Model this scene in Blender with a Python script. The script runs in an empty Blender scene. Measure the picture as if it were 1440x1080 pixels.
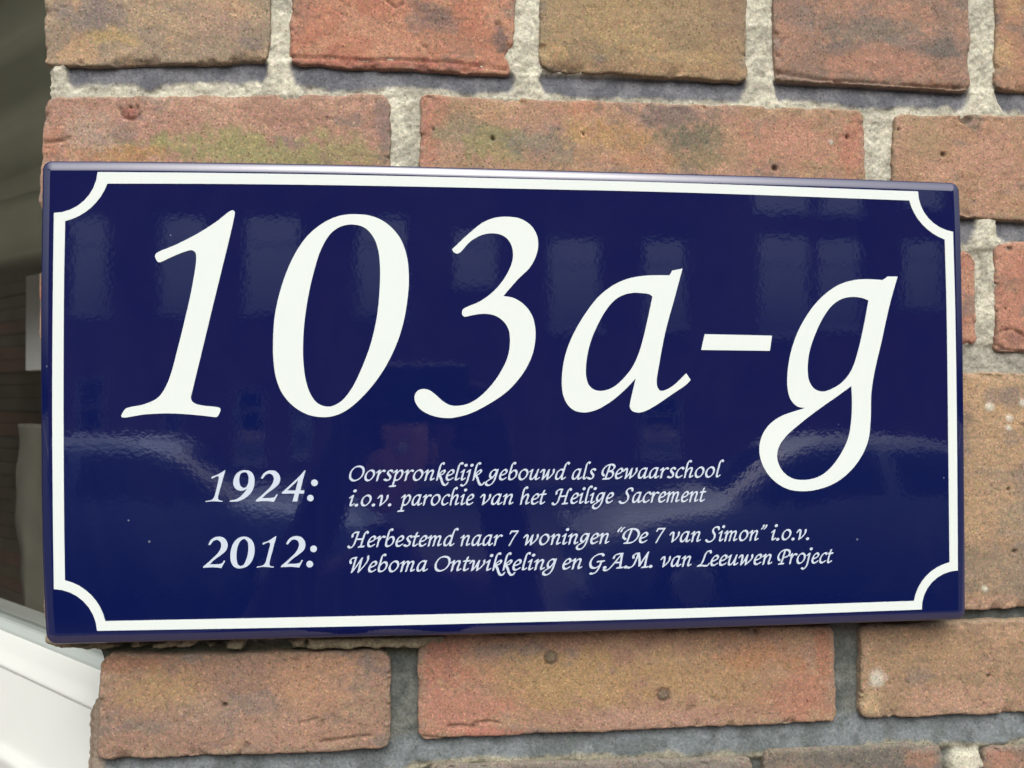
import bpy, math, random
import numpy as np
from mathutils import Vector, Matrix
from mathutils.geometry import tessellate_polygon

# ------------------------------------------------------------------ camera, light, exposure
C = bpy.context.scene.collection
SC = bpy.context.scene
ZE = 1.80                                   # height of the sign's centre above the pavement
FACE = -0.014                               # the sign's enamel face; the wall face is y = 0
FPX = 1300.0
CAM = np.array([-0.0505, -0.4365 + FACE, 0.0034 + ZE])
YAW, PITCH, ROLL = -0.0995, 0.01125, 0.00213

def rot(yaw, pitch, roll):
    cy, sy, cp, sp, cr, sr = math.cos(yaw), math.sin(yaw), math.cos(pitch), math.sin(pitch), math.cos(roll), math.sin(roll)
    Rz = np.array([[cy, -sy, 0], [sy, cy, 0], [0, 0, 1]])
    Rx = np.array([[1, 0, 0], [0, cp, -sp], [0, sp, cp]])
    Ry = np.array([[cr, 0, sr], [0, 1, 0], [-sr, 0, cr]])
    return Rz @ Rx @ Ry
RC = rot(YAW, PITCH, ROLL)
cam = bpy.data.cameras.new('camera')
cam.sensor_width = 36.0
cam.lens = 36.0 * FPX / 1440.0
cam.clip_start = 0.01
cam.clip_end = 2000
cam.dof.use_dof = True
cam.dof.focus_distance = 0.445
cam.dof.aperture_fstop = 14.0
camo = bpy.data.objects.new('camera', cam)
C.objects.link(camo)
M = Matrix.Identity(4)
for i in range(3):
    M[i][0] = RC[i, 0]; M[i][1] = RC[i, 2]; M[i][2] = -RC[i, 1]; M[i][3] = CAM[i]
camo.matrix_world = M
SC.camera = camo

SUN_EL, SUN_AZ = math.radians(50), math.radians(178)     # azimuth clockwise from +Y; from the street side
w = bpy.data.worlds.new('World'); SC.world = w; w.use_nodes = True
nt = w.node_tree; nt.nodes.clear()
sky = nt.nodes.new('ShaderNodeTexSky'); sky.sky_type = 'NISHITA'; sky.sun_disc = False
sky.sun_elevation = SUN_EL; sky.sun_rotation = SUN_AZ; sky.air_density = 1.0; sky.dust_density = 8.0
hs = nt.nodes.new('ShaderNodeHueSaturation'); hs.inputs['Saturation'].default_value = 0.30
bg = nt.nodes.new('ShaderNodeBackground'); bg.inputs['Strength'].default_value = 0.15
wo = nt.nodes.new('ShaderNodeOutputWorld')
nt.links.new(sky.outputs[0], hs.inputs['Color']); nt.links.new(hs.outputs[0], bg.inputs['Color']); nt.links.new(bg.outputs[0], wo.inputs[0])
sun = bpy.data.lights.new('sun', 'SUN'); sun.energy = 0.6; sun.angle = math.radians(88); sun.color = (1.0, 0.97, 0.92)
suno = bpy.data.objects.new('sun', sun); C.objects.link(suno)
sd = Vector((math.sin(SUN_AZ) * math.cos(SUN_EL), math.cos(SUN_AZ) * math.cos(SUN_EL), math.sin(SUN_EL)))
suno.rotation_euler = sd.to_track_quat('Z', 'Y').to_euler()
SC.view_settings.view_transform = 'Standard'
SC.view_settings.look = 'None'
SC.view_settings.exposure = 0.66
SC.view_settings.gamma = 1.0

# ------------------------------------------------------------------ helpers
def ray(px, py):
    v = np.array([(px - 720) / FPX, 1.0, (540 - py) / FPX])
    return RC @ v
def at(px, py, y=FACE):                     # the point of the plane y = const seen at that spot of the photograph
    d = ray(px, py); t = (y - CAM[1]) / d[1]
    p = CAM + t * d
    return np.array([p[0], p[2]])
def at_many(P, y=FACE):
    return np.array([at(a, b, y) for a, b in P])
def mirrored(px, py, dist):                 # what the sign's face mirrors there, at that distance from the wall
    d = ray(px, py)
    t = ((FACE - CAM[1]) + (dist + FACE)) / d[1]
    return CAM[0] + t * d[0], CAM[2] + t * d[2]
def lin(r, g, b, k=1.0):
    out = []
    for c in (r, g, b):
        c /= 255.0
        out.append(k * (c / 12.92 if c <= 0.04045 else ((c + 0.055) / 1.055) ** 2.4))
    return tuple(out)

def link_mesh(name, me, mat, parent=None, smooth=False, **props):
    o = bpy.data.objects.new(name, me); C.objects.link(o)
    if mat is not None: me.materials.append(mat)
    if parent is not None: o.parent = parent
    if smooth: me.polygons.foreach_set('use_smooth', [True] * len(me.polygons))
    for k, v in props.items(): o[k] = v
    return o
def mesh_obj(name, V, F, mat, parent=None, smooth=False, **props):
    me = bpy.data.meshes.new(name)
    me.from_pydata([tuple(map(float, v)) for v in V], [], [tuple(f) for f in F]); me.update()
    return link_mesh(name, me, mat, parent, smooth, **props)
def empty(name, loc=(0, 0, 0), **props):
    o = bpy.data.objects.new(name, None); C.objects.link(o); o.empty_display_size = 0.1
    for k, v in props.items(): o[k] = v
    return o                                # kept at the origin: the parts carry world coordinates
def set_colors(me, cols):                   # cols per vertex (N,3)
    a = me.color_attributes.new('tint', 'FLOAT_COLOR', 'POINT')
    c = np.ones((len(cols), 4), np.float32); c[:, :3] = cols
    a.data.foreach_set('color', c.ravel())

rng = np.random.default_rng(7)
TAB = rng.random((256, 256))
def vnoise(x, y, seed=0):
    x = np.asarray(x, float) + seed * 17.31; y = np.asarray(y, float) + seed * 9.77
    xi = np.floor(x).astype(int); yi = np.floor(y).astype(int)
    fx = x - xi; fy = y - yi
    fx = fx * fx * (3 - 2 * fx); fy = fy * fy * (3 - 2 * fy)
    a = TAB[xi % 256, yi % 256]; b = TAB[(xi + 1) % 256, yi % 256]
    c = TAB[xi % 256, (yi + 1) % 256]; d = TAB[(xi + 1) % 256, (yi + 1) % 256]
    return (a * (1 - fx) + b * fx) * (1 - fy) + (c * (1 - fx) + d * fx) * fy
def fbm(x, y, seed=0, oct=4):
    s = 0; a = 0.5; t = 0
    for k in range(oct):
        s = s + a * vnoise(x * 2 ** k, y * 2 ** k, seed + k * 3.1); t += a; a *= 0.55
    return s / t
def sstep(a, b, x):
    t = np.clip((x - a) / (b - a), 0, 1); return t * t * (3 - 2 * t)

# ------------------------------------------------------------------ materials
def new_mat(name):
    m = bpy.data.materials.new(name); m.use_nodes = True
    n = m.node_tree; b = n.nodes['Principled BSDF']
    return m, n, b
def plain(name, col, rough=0.5, metal=0.0, spec=0.5, noise=0.0, nscale=20.0, bump=0.0, bscale=200.0):
    m, n, b = new_mat(name)
    b.inputs['Base Color'].default_value = (*col, 1)
    b.inputs['Roughness'].default_value = rough; b.inputs['Metallic'].default_value = metal
    b.inputs['Specular IOR Level'].default_value = spec
    tc = n.nodes.new('ShaderNodeTexCoord')
    if noise:
        t = n.nodes.new('ShaderNodeTexNoise'); t.inputs['Scale'].default_value = nscale; t.inputs['Detail'].default_value = 5
        n.links.new(tc.outputs['Object'], t.inputs['Vector'])
        mr = n.nodes.new('ShaderNodeMapRange'); mr.inputs[1].default_value = .25; mr.inputs[2].default_value = .75
        mr.inputs[3].default_value = 1 - noise; mr.inputs[4].default_value = 1 + noise
        n.links.new(t.outputs[0], mr.inputs[0])
        mx = n.nodes.new('ShaderNodeMix'); mx.data_type = 'RGBA'; mx.blend_type = 'MULTIPLY'; mx.inputs[0].default_value = 1
        mx.inputs[6].default_value = (*col, 1); n.links.new(mr.outputs[0], mx.inputs[7]); n.links.new(mx.outputs[2], b.inputs['Base Color'])
    if bump:
        t = n.nodes.new('ShaderNodeTexNoise'); t.inputs['Scale'].default_value = bscale; t.inputs['Detail'].default_value = 3
        n.links.new(tc.outputs['Object'], t.inputs['Vector'])
        bp = n.nodes.new('ShaderNodeBump'); bp.inputs['Strength'].default_value = 1; bp.inputs['Distance'].default_value = bump
        n.links.new(t.outputs[0], bp.inputs['Height']); n.links.new(bp.outputs[0], b.inputs['Normal'])
    return m

def gritty(name, grain=900.0, chroma=.7, contrast=0.35, bump=0.00035, rough=0.92, pits=0.0, dark=(.45, .42, .42), lightcol=(1.5, 1.5, 1.45)):
    """fired clay or sand mortar: the mesh's own tint, speckled with sand grains, with fine relief"""
    m, n, b = new_mat(name); L = n.links
    tc = n.nodes.new('ShaderNodeTexCoord')
    at_ = n.nodes.new('ShaderNodeVertexColor'); at_.layer_name = 'tint'
    n1 = n.nodes.new('ShaderNodeTexNoise'); n1.inputs['Scale'].default_value = grain; n1.inputs['Detail'].default_value = 2; n1.inputs['Roughness'].default_value = 0.7
    n2 = n.nodes.new('ShaderNodeTexNoise'); n2.inputs['Scale'].default_value = grain * 0.28; n2.inputs['Detail'].default_value = 5; n2.inputs['Roughness'].default_value = 0.65
    vo = n.nodes.new('ShaderNodeTexVoronoi'); vo.inputs['Scale'].default_value = grain * 1.5
    for t in (n1, n2, vo): L.new(tc.outputs['Object'], t.inputs['Vector'])
    def mrange(src, a, bb, c, d):
        q = n.nodes.new('ShaderNodeMapRange'); q.inputs[1].default_value = a; q.inputs[2].default_value = bb; q.inputs[3].default_value = c; q.inputs[4].default_value = d
        L.new(src, q.inputs[0]); return q.outputs[0]
    def mul(a_, b_):
        q = n.nodes.new('ShaderNodeMix'); q.data_type = 'RGBA'; q.blend_type = 'MULTIPLY'; q.inputs[0].default_value = 1
        L.new(a_, q.inputs[6]); L.new(b_, q.inputs[7]); return q.outputs[2]
    c = mul(at_.outputs['Color'], mrange(n1.outputs[0], .3, .7, 1 - contrast, 1 + contrast))
    c = mul(c, mrange(n2.outputs[0], .3, .7, 1 - contrast * .55, 1 + contrast * .55))
    vm = n.nodes.new('ShaderNodeVectorMath'); vm.operation = 'MULTIPLY_ADD'; vm.inputs[1].default_value = (chroma,) * 3; vm.inputs[2].default_value = (1 - chroma / 2,) * 3
    L.new(n1.outputs['Color'], vm.inputs[0]); c = mul(c, vm.outputs[0])
    # single grains, paler or darker than the clay
    def grains(src, lo, hi, col, c):
        q = n.nodes.new('ShaderNodeMix'); q.data_type = 'RGBA'
        L.new(mrange(src, lo, hi, 0, 0.8), q.inputs[0]); L.new(c, q.inputs[6])
        w_ = n.nodes.new('ShaderNodeMix'); w_.data_type = 'RGBA'; w_.blend_type = 'MULTIPLY'; w_.inputs[0].default_value = 1
        L.new(c, w_.inputs[6]); w_.inputs[7].default_value = (*col, 1); L.new(w_.outputs[2], q.inputs[7]); return q.outputs[2]
    sep = n.nodes.new('ShaderNodeSeparateColor'); L.new(vo.outputs['Color'], sep.inputs[0])
    c = grains(sep.outputs[0], .84, .99, lightcol, c)
    c = grains(sep.outputs[1], .88, 1.0, dark, c)
    L.new(c, b.inputs['Base Color'])
    ad = n.nodes.new('ShaderNodeMath'); ad.operation = 'ADD'
    sc = n.nodes.new('ShaderNodeMath'); sc.operation = 'MULTIPLY'; sc.inputs[1].default_value = 1.6
    L.new(n2.outputs[0], sc.inputs[0]); L.new(n1.outputs[0], ad.inputs[0]); L.new(sc.outputs[0], ad.inputs[1])
    bp = n.nodes.new('ShaderNodeBump'); bp.inputs['Strength'].default_value = 0.9; bp.inputs['Distance'].default_value = bump
    L.new(ad.outputs[0], bp.inputs['Height']); L.new(bp.outputs[0], b.inputs['Normal'])
    b.inputs['Roughness'].default_value = rough; b.inputs['Specular IOR Level'].default_value = 0.25
    return m

M_BRICK = gritty('fired_clay', 900, contrast=0.19, bump=0.00015)
M_MORTAR = gritty('sand_mortar', 700, .25, 0.22, 0.00035, dark=(.6, .58, .55), lightcol=(1.25, 1.25, 1.22))

def enamel(name, col, rough, b1=0.00004, b2=0.000010):
    m, n, b = new_mat(name); L = n.links
    b.inputs['Base Color'].default_value = (*col, 1)
    b.inputs['Roughness'].default_value = rough
    b.inputs['IOR'].default_value = 1.8
    tc = n.nodes.new('ShaderNodeTexCoord')
    n1 = n.nodes.new('ShaderNodeTexNoise'); n1.inputs['Scale'].default_value = 38; n1.inputs['Detail'].default_value = 2
    n2 = n.nodes.new('ShaderNodeTexNoise'); n2.inputs['Scale'].default_value = 420; n2.inputs['Detail'].default_value = 2
    L.new(tc.outputs['Object'], n1.inputs['Vector']); L.new(tc.outputs['Object'], n2.inputs['Vector'])
    B1 = n.nodes.new('ShaderNodeBump'); B1.inputs['Distance'].default_value = b1; B1.inputs['Strength'].default_value = 1
    B2 = n.nodes.new('ShaderNodeBump'); B2.inputs['Distance'].default_value = b2; B2.inputs['Strength'].default_value = 1
    L.new(n1.outputs[0], B1.inputs['Height']); L.new(n2.outputs[0], B2.inputs['Height'])
    L.new(B1.outputs[0], B2.inputs['Normal']); L.new(B2.outputs[0], b.inputs['Normal'])
    n3 = n.nodes.new('ShaderNodeTexNoise'); n3.inputs['Scale'].default_value = 14; n3.inputs['Detail'].default_value = 6; n3.inputs['Roughness'].default_value = .7
    L.new(tc.outputs['Object'], n3.inputs['Vector'])
    rr = n.nodes.new('ShaderNodeMapRange'); rr.inputs[1].default_value = .4; rr.inputs[2].default_value = .7; rr.inputs[3].default_value = rough; rr.inputs[4].default_value = rough + .035
    L.new(n3.outputs[0], rr.inputs[0]); L.new(rr.outputs[0], b.inputs['Roughness'])
    # a few specks of street dust
    v = n.nodes.new('ShaderNodeTexVoronoi'); v.inputs['Scale'].default_value = 110
    L.new(tc.outputs['Object'], v.inputs['Vector'])
    sep = n.nodes.new('ShaderNodeSeparateColor'); L.new(v.outputs['Color'], sep.inputs[0])
    g = n.nodes.new('ShaderNodeMath'); g.operation = 'GREATER_THAN'; g.inputs[1].default_value = .93; L.new(sep.outputs[0], g.inputs[0])
    d = n.nodes.new('ShaderNodeMath'); d.operation = 'LESS_THAN'; d.inputs[1].default_value = .055; L.new(v.outputs['Distance'], d.inputs[0])
    mu = n.nodes.new('ShaderNodeMath'); mu.operation = 'MULTIPLY'; L.new(g.outputs[0], mu.inputs[0]); L.new(d.outputs[0], mu.inputs[1])
    mm = n.nodes.new('ShaderNodeMath'); mm.operation = 'MULTIPLY'; mm.inputs[1].default_value = .35; L.new(mu.outputs[0], mm.inputs[0])
    q = n.nodes.new('ShaderNodeMix'); q.data_type = 'RGBA'; L.new(mm.outputs[0], q.inputs[0])
    q.inputs[6].default_value = (*col, 1); q.inputs[7].default_value = (.35, .38, .45, 1)
    # a thin film of dust, thicker in smears
    n4 = n.nodes.new('ShaderNodeTexNoise'); n4.inputs['Scale'].default_value = 9; n4.inputs['Detail'].default_value = 9; n4.inputs['Roughness'].default_value = .75; n4.inputs['Distortion'].default_value = .6
    mp4 = n.nodes.new('ShaderNodeMapping'); mp4.inputs['Scale'].default_value = (1.6, 1, .6); L.new(tc.outputs['Object'], mp4.inputs[0]); L.new(mp4.outputs[0], n4.inputs['Vector'])
    r4 = n.nodes.new('ShaderNodeMapRange'); r4.inputs[1].default_value = .48; r4.inputs[2].default_value = .75; r4.inputs[3].default_value = 0; r4.inputs[4].default_value = .014; L.new(n4.outputs[0], r4.inputs[0])
    q4 = n.nodes.new('ShaderNodeMix'); q4.data_type = 'RGBA'; L.new(r4.outputs[0], q4.inputs[0]); L.new(q.outputs[2], q4.inputs[6]); q4.inputs[7].default_value = (.22, .24, .32, 1)
    L.new(q4.outputs[2], b.inputs['Base Color'])
    return m
M_NAVY = enamel('navy_enamel', (0.0030, 0.0066, 0.054), 0.02)
M_WHITE = enamel('white_enamel', (0.60, 0.66, 0.635), 0.12)
M_PRINT = enamel('pale_print', (0.47, 0.54, 0.62), 0.2)

# ------------------------------------------------------------------ the sign
def catmull(P, closed, n=8):
    P = np.asarray(P, float); N = len(P); out = []
    rngi = range(N) if closed else range(N - 1)
    for i in rngi:
        p1, p2 = P[i], P[(i + 1) % N]
        p0 = P[i - 1] if (closed or i > 0) else p1 - (p2 - p1)
        p3 = P[(i + 2) % N] if (closed or i + 2 < N) else p2 + (p2 - p1)
        # centripetal parametrisation keeps tight corners free of loops
        t0 = 0; t1 = t0 + max(np.linalg.norm(p1 - p0), 1e-9) ** .5; t2 = t1 + max(np.linalg.norm(p2 - p1), 1e-9) ** .5; t3 = t2 + max(np.linalg.norm(p3 - p2), 1e-9) ** .5
        for k in range(n):
            t = t1 + (t2 - t1) * k / n
            A1 = (t1 - t) / (t1 - t0) * p0 + (t - t0) / (t1 - t0) * p1
            A2 = (t2 - t) / (t2 - t1) * p1 + (t - t1) / (t2 - t1) * p2
            A3 = (t3 - t) / (t3 - t2) * p2 + (t - t2) / (t3 - t2) * p3
            B1_ = (t2 - t) / (t2 - t0) * A1 + (t - t0) / (t2 - t0) * A2
            B2_ = (t3 - t) / (t3 - t1) * A2 + (t - t1) / (t3 - t1) * A3
            out.append((t2 - t) / (t2 - t1) * B1_ + (t - t1) / (t2 - t1) * B2_)
    if not closed: out.append(P[-1])
    return np.array(out)
def outline(s, off, sc, n=6):
    """'x,y x,y! ...' : '!' marks a corner, the rest is a smooth curve"""
    pts = []; cor = []
    for tok in s.split():
        c = tok.endswith('!'); a, b = tok.rstrip('!').split(',')
        pts.append((float(a) / sc + off[0], float(b) / sc + off[1])); cor.append(c)
    if not any(cor): return catmull(pts, True, n)
    k = cor.index(True); pts = pts[k:] + pts[:k] + [pts[k]]; cor = cor[k:] + cor[:k] + [True]
    out = []; cur = [pts[0]]
    for p, c in zip(pts[1:], cor[1:]):
        cur.append(p)
        if c:
            out.extend(catmull(cur, False, n)[:-1] if len(cur) > 2 else [np.array(cur[0])]); cur = [p]
    return np.array(out)
def area(l): return .5 * np.sum(l[:, 0] * np.roll(l[:, 1], -1) - np.roll(l[:, 0], -1) * l[:, 1])
def raised(name, loops, mat, parent, h=0.00022, base=FACE, back=0.00005, **props):
    """loops in plane coordinates (x, z) -> a thin raised layer with its own edge; each letter is filled with its own holes"""
    V = []; F = []; off = 0
    loops = [np.asarray(l) for l in loops]
    inside = lambda a, b: (a.min(0) >= b.min(0) - 1e-9).all() and (a.max(0) <= b.max(0) + 1e-9).all()
    outs = [l for i, l in enumerate(loops) if not any(j != i and inside(l, m) for j, m in enumerate(loops))]
    holes = [l for i, l in enumerate(loops) if any(j != i and inside(l, m) for j, m in enumerate(loops))]
    for o_ in outs:
        grp = [o_ if area(o_) > 0 else o_[::-1]] + [h_ if area(h_) < 0 else h_[::-1] for h_ in holes if inside(h_, o_)]
        fl = np.concatenate(grp); n = len(fl)
        tr = tessellate_polygon([[Vector((p[0] * 1000, (p[1] - ZE) * 1000, 0)) for p in g] for g in grp])
        V += [(p[0], base - h, p[1]) for p in fl] + [(p[0], base + back, p[1]) for p in fl]
        for t in tr:
            a, b, c = [fl[i] for i in t]; s = (b[0] - a[0]) * (c[1] - a[1]) - (b[1] - a[1]) * (c[0] - a[0])
            if abs(s) < 1e-13: continue
            t = t if s > 0 else (t[0], t[2], t[1]); F.append(tuple(off + i for i in t))
        k = 0
        for g in grp:
            m = len(g)
            for i in range(m):
                j = (i + 1) % m; F.append((off + k + i, off + n + k + i, off + n + k + j, off + k + j))
            k += m
        off += 2 * n
    return mesh_obj(name, V, F, mat, parent, **props)

sign = empty('house_number_sign', label='glossy navy blue enamel sign with white 103a-g and thin white border', category='sign')
# outer edge of the plate, as it stands on the wall
edge_top = [(70.5, 225), (160, 225.3), (320, 227.3), (480, 230), (720, 236.3), (960, 243), (1170, 249.3), (1339.5, 255.5)]
edge_right = [(1352, 268), (1353.8, 320), (1357, 480), (1358.5, 600), (1360, 760), (1360.4, 858)]
edge_bot = [(1348, 872.7), (1200, 877.5), (960, 885.5), (720, 892.3), (480, 897.7), (260, 903), (77.5, 907.5)]
edge_left = [(62.2, 891.5), (60, 850), (57, 760), (55.3, 600), (54.8, 480), (55.5, 360), (57.6, 238)]
def respace(P, step):
    d = np.r_[0, np.cumsum(np.linalg.norm(np.diff(P, axis=0), axis=1))]; t = np.linspace(0, d[-1], int(d[-1] / step) + 1)
    return np.stack([np.interp(t, d, P[:, 0]), np.interp(t, d, P[:, 1])], 1)
SIDES = [respace(at_many(catmull(e, False, 10), FACE), .0009) for e in (edge_top, edge_right, edge_bot, edge_left)]
def nrm(v): return v / np.linalg.norm(v)
def inside_of(t): return np.array([t[1], -t[0]])         # the outline runs clockwise seen from the street
CORN = []
for k in range(4):
    A_, B_ = SIDES[k], SIDES[(k + 1) % 4]; ta = nrm(A_[-1] - A_[-4]); tb = nrm(B_[3] - B_[0])
    # where the two sides would meet
    M_ = np.array([ta, -tb]).T; q = np.linalg.solve(M_, B_[0] - A_[-1]); cp = A_[-1] + ta * q[0]
    CORN.append((A_[-1] + B_[0] - cp, A_[-1], B_[0], inside_of(ta), inside_of(tb), .5 * (np.linalg.norm(A_[-1] - cp) + np.linalg.norm(B_[0] - cp))))
KEEP = []
def ring_at(d):
    """the outline moved inwards by d; past the corner radius the corners are mitred"""
    out = []; KEEP.clear()
    for k in range(4):
        S = SIDES[k]; fl = np.ones(len(S), bool); t = np.gradient(S, axis=0); t /= np.linalg.norm(t, axis=1)[:, None]
        O_ = S + np.stack([t[:, 1], -t[:, 0]], 1) * d
        for (c, a0, b0, ua, ub, r), at_end in ((CORN[k], True), (CORN[k - 1], False)):
            if d > r:
                Q = c + (d - r) * (ua + ub); e = a0 if at_end else b0
                near = np.linalg.norm(S - e, axis=1) < (d - r) * 1.15
                O_[near] = Q + (S[near] - c) * .02; fl[near] = False
        out.append(O_); KEEP.extend(fl.tolist() + [j == 5 for j in range(1, 10)])
        c, a0, b0, ua, ub, r = CORN[k]; arc = []
        for j in range(1, 10):
            th = math.pi / 2 * j / 10; p = math.cos(th) * (a0 - c) + math.sin(th) * (b0 - c)
            arc.append(c + p * max(1 - d / r, .02) + (max(d - r, 0)) * (ua + ub))
        out.append(np.array(arc))
    return np.concatenate(out)
ring = ring_at(0)
prof = []
WD = 0.0050; y_ = FACE; e_ = WD
prof.append((e_ + .0006, y_)); prof.append((e_, y_))
for k in range(16):                                      # a shallow, slowly steepening fall ...
    sl_ = (.12 + .36 * (k / 15) ** 1.1) * min(1, (k + 1) / 5); st_ = .0041 / 16; e_ -= st_; y_ += sl_ * st_; prof.append((e_, y_))
r0 = math.atan(.52); rr_ = e_ / (1 - math.sin(r0)); 
for k in range(1, 9):                                    # ... then a tight turn down to the wall
    a = r0 + (math.radians(88) - r0) * k / 8
    prof.append((max(0.0, e_ - rr_ * (math.sin(a) - math.sin(r0))), y_ + rr_ * (math.cos(r0) - math.cos(a))))
prof += [(0.0, FACE + 0.0050), (0.0004, FACE + 0.0085), (0.0012, FACE + 0.0100), (0.004, FACE + 0.0102)]
V = []; F = []
NR = len(ring)
for d, y in prof:
    R_ = ring_at(d); V += [(p[0], y, p[1]) for p in R_]
for r in range(len(prof) - 1):
    for i in range(NR):
        j = (i + 1) % NR; F.append((r * NR + i, r * NR + j, (r + 1) * NR + j, (r + 1) * NR + i))
# the face: an even net of triangles up to the rounded rim
from mathutils.geometry import delaunay_2d_cdt
face0 = ring_at(prof[0][0]); kept = [i for i in range(NR) if KEEP[i]]
lo, hi = face0[kept].min(0), face0[kept].max(0)
gxx, gzz = np.meshgrid(np.arange(lo[0] + .006, hi[0] - .006, .009), np.arange(lo[1] + .006, hi[1] - .006, .009))
NK = len(kept)
pts2 = [Vector((float(face0[i][0]) * 1000, float(face0[i][1] - ZE) * 1000)) for i in kept] + [Vector((float(x) * 1000, float(z - ZE) * 1000)) for x, z in zip(gxx.ravel(), gzz.ravel())]
vo_, eo_, fo_, ov_, _, _ = delaunay_2d_cdt(pts2, [(i, (i + 1) % NK) for i in range(NK)], [], 1, 1e-4)
vo_ = [(p[0] / 1000, p[1] / 1000 + ZE) for p in vo_]
poly = face0[kept]
def in_poly(x, z):
    a_ = poly; b_ = np.roll(poly, -1, 0); c_ = (a_[:, 1] > z) != (b_[:, 1] > z)
    xi = a_[:, 0] + (z - a_[:, 1]) / np.where(b_[:, 1] == a_[:, 1], 1e-12, b_[:, 1] - a_[:, 1]) * (b_[:, 0] - a_[:, 0])
    return (np.sum(c_ & (x < xi)) % 2) == 1
def ok_tri(t):                                           # leave out slivers between neighbours on the rim
    return abs((t[1][0] - t[0][0]) * (t[2][1] - t[0][1]) - (t[1][1] - t[0][1]) * (t[2][0] - t[0][0])) > 1e-12
mp = {}
for k_, p in enumerate(vo_):
    src = [q for q in ov_[k_] if q < NK]
    if src: mp[k_] = kept[src[0]]
    else: mp[k_] = len(V); V.append((p[0], FACE, p[1]))
for f_ in fo_:
    g_ = np.mean([vo_[q] for q in f_], axis=0)
    if not ok_tri([vo_[q] for q in f_]): continue
    t = [mp[q] for q in f_]; a_, b_, c_ = [V[q] for q in t]
    sgn = (b_[0] - a_[0]) * (c_[2] - a_[2]) - (b_[2] - a_[2]) * (c_[0] - a_[0])
    F.append(tuple(t) if sgn > 0 else tuple(t[::-1]))
V = np.array(V)
F.append(tuple(range((len(prof) - 1) * NR, len(prof) * NR)))
plate = mesh_obj('enamel_plate', V, F, M_NAVY, sign, smooth=True)

def arc3(a, m, b):                                       # circle arc through three points, as five
    a, m, b = map(np.array, (a, m, b))
    A = np.array([[2 * (m - a)[0], 2 * (m - a)[1]], [2 * (b - a)[0], 2 * (b - a)[1]]]); r = np.array([m @ m - a @ a, b @ b - a @ a])
    c = np.linalg.solve(A, r); R_ = np.linalg.norm(a - c)
    ta, tm, tb = [math.atan2(*(p - c)[::-1]) for p in (a, m, b)]
    d = (tb - ta + math.pi) % (2 * math.pi) - math.pi
    return [tuple(c + R_ * np.array([math.cos(ta + d * t), math.sin(ta + d * t)])) for t in np.linspace(0, 1, 9)]
def border_loop2(tl, tr, br, bl, top, right, bottom, left):
    P = []
    cs = [arc3(*tl), arc3(*tr), arc3(*br), arc3(*bl)]; mids = [top, right, bottom, left]
    for k in range(4):
        P += cs[k]
        P += catmull([cs[k][-1]] + mids[k] + [cs[(k + 1) % 4][0]], False, 8).tolist()[1:-1]
    return at_many(P)
outer = border_loop2(((76, 299.5), (124.5, 275.5), (137.5, 242)), ((1290.7, 269.3), (1304, 305.5), (1340, 326)), ((1346.7, 802), (1311.5, 817.5), (1296, 857)), ((136.7, 887), (117, 845), (76, 828.3)),
    [(300, 243.3), (480, 246), (720, 251.3), (960, 257.5)], [(1343, 440), (1345.3, 600)], [(960, 869), (720, 875.3), (480, 881)], [(74.6, 720), (73.7, 560), (74.7, 400)])
inner = border_loop2(((91.8, 311), (137, 283), (151.3, 258.3)), ((1278.3, 282), (1293.5, 312), (1328.3, 337)), ((1335, 790.7), (1300.5, 812), (1285, 845)), ((148.3, 873.3), (128.3, 836.7), (91.5, 816)),
    [(300, 258.7), (480, 260.7), (720, 265.3), (960, 270.8)], [(1331, 440), (1333, 600)], [(960, 855.7), (720, 861.3), (480, 866.7)], [(90.2, 720), (89.5, 560), (90.2, 400)])
raised('border_line', [outer, inner[::-1]], M_WHITE, sign)

def big(name, specs, off, sc, mat=M_WHITE, h=0.00022, label=None):
    loops = [at_many(outline(s, off, sc)) for s in specs]
    o = raised(name, loops, mat, sign, h)
    if label: o['label'] = label
    return o
big('numeral', ["588,56 601,54 609,62! 605,90 505,505 400,940! 403,955 420,970 455,979 535,990 541,998 528,1030 520,1035! 420,1024 300,1017 180,1022 76,1036 70,1030 84,1002 95,992 180,973 240,945 270,910 300,845 335,720 395,470 415,365 425,290 422,255 405,243 380,247 315,272 252,300 243,298 230,272 236,258 330,216 430,165 520,108"], (150, 280), 3.3745, label='white numeral 1')
big('numeral', ["440,72 520,82 590,118 650,185 682,270 692,370 685,480 660,610 620,720 560,830 480,930 400,1000 340,1028 280,1035 210,1022 140,980 90,920 62,850 49,760 48,660 55,560 75,460 110,350 160,245 220,165 300,105 370,78",
     "425,121 480,135 520,175 545,235 555,320 553,430 540,560 510,690 465,810 420,900 370,960 315,985 260,970 225,925 203,860 192,780 190,690 197,580 215,460 240,350 275,240 320,165 370,130"], (370, 280), 3.376, label='white numeral 0')
big('numeral', ["222,238! 300,165 370,110 430,88 490,84 550,95 600,130 625,175 630,225 618,275 590,325 530,385 465,460! 510,468 560,498 600,550 617,620 612,700 590,770 545,845 480,915 400,970 310,1016 250,1033 200,1039 130,1028 75,1000 48,965 44,935 58,910 82,901 110,905 140,925 180,960 215,978 255,980 300,970 350,940 410,880 455,815 485,750 496,680 490,620 465,580 430,555 390,545 340,547 283,559! 270,550 272,525 290,513 350,487 410,445 460,390 495,330 510,280 505,225 480,185 445,167 400,163 360,172 310,200 262,252! 245,259 230,252"], (570, 280), 3.374, label='white numeral 3')
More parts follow.
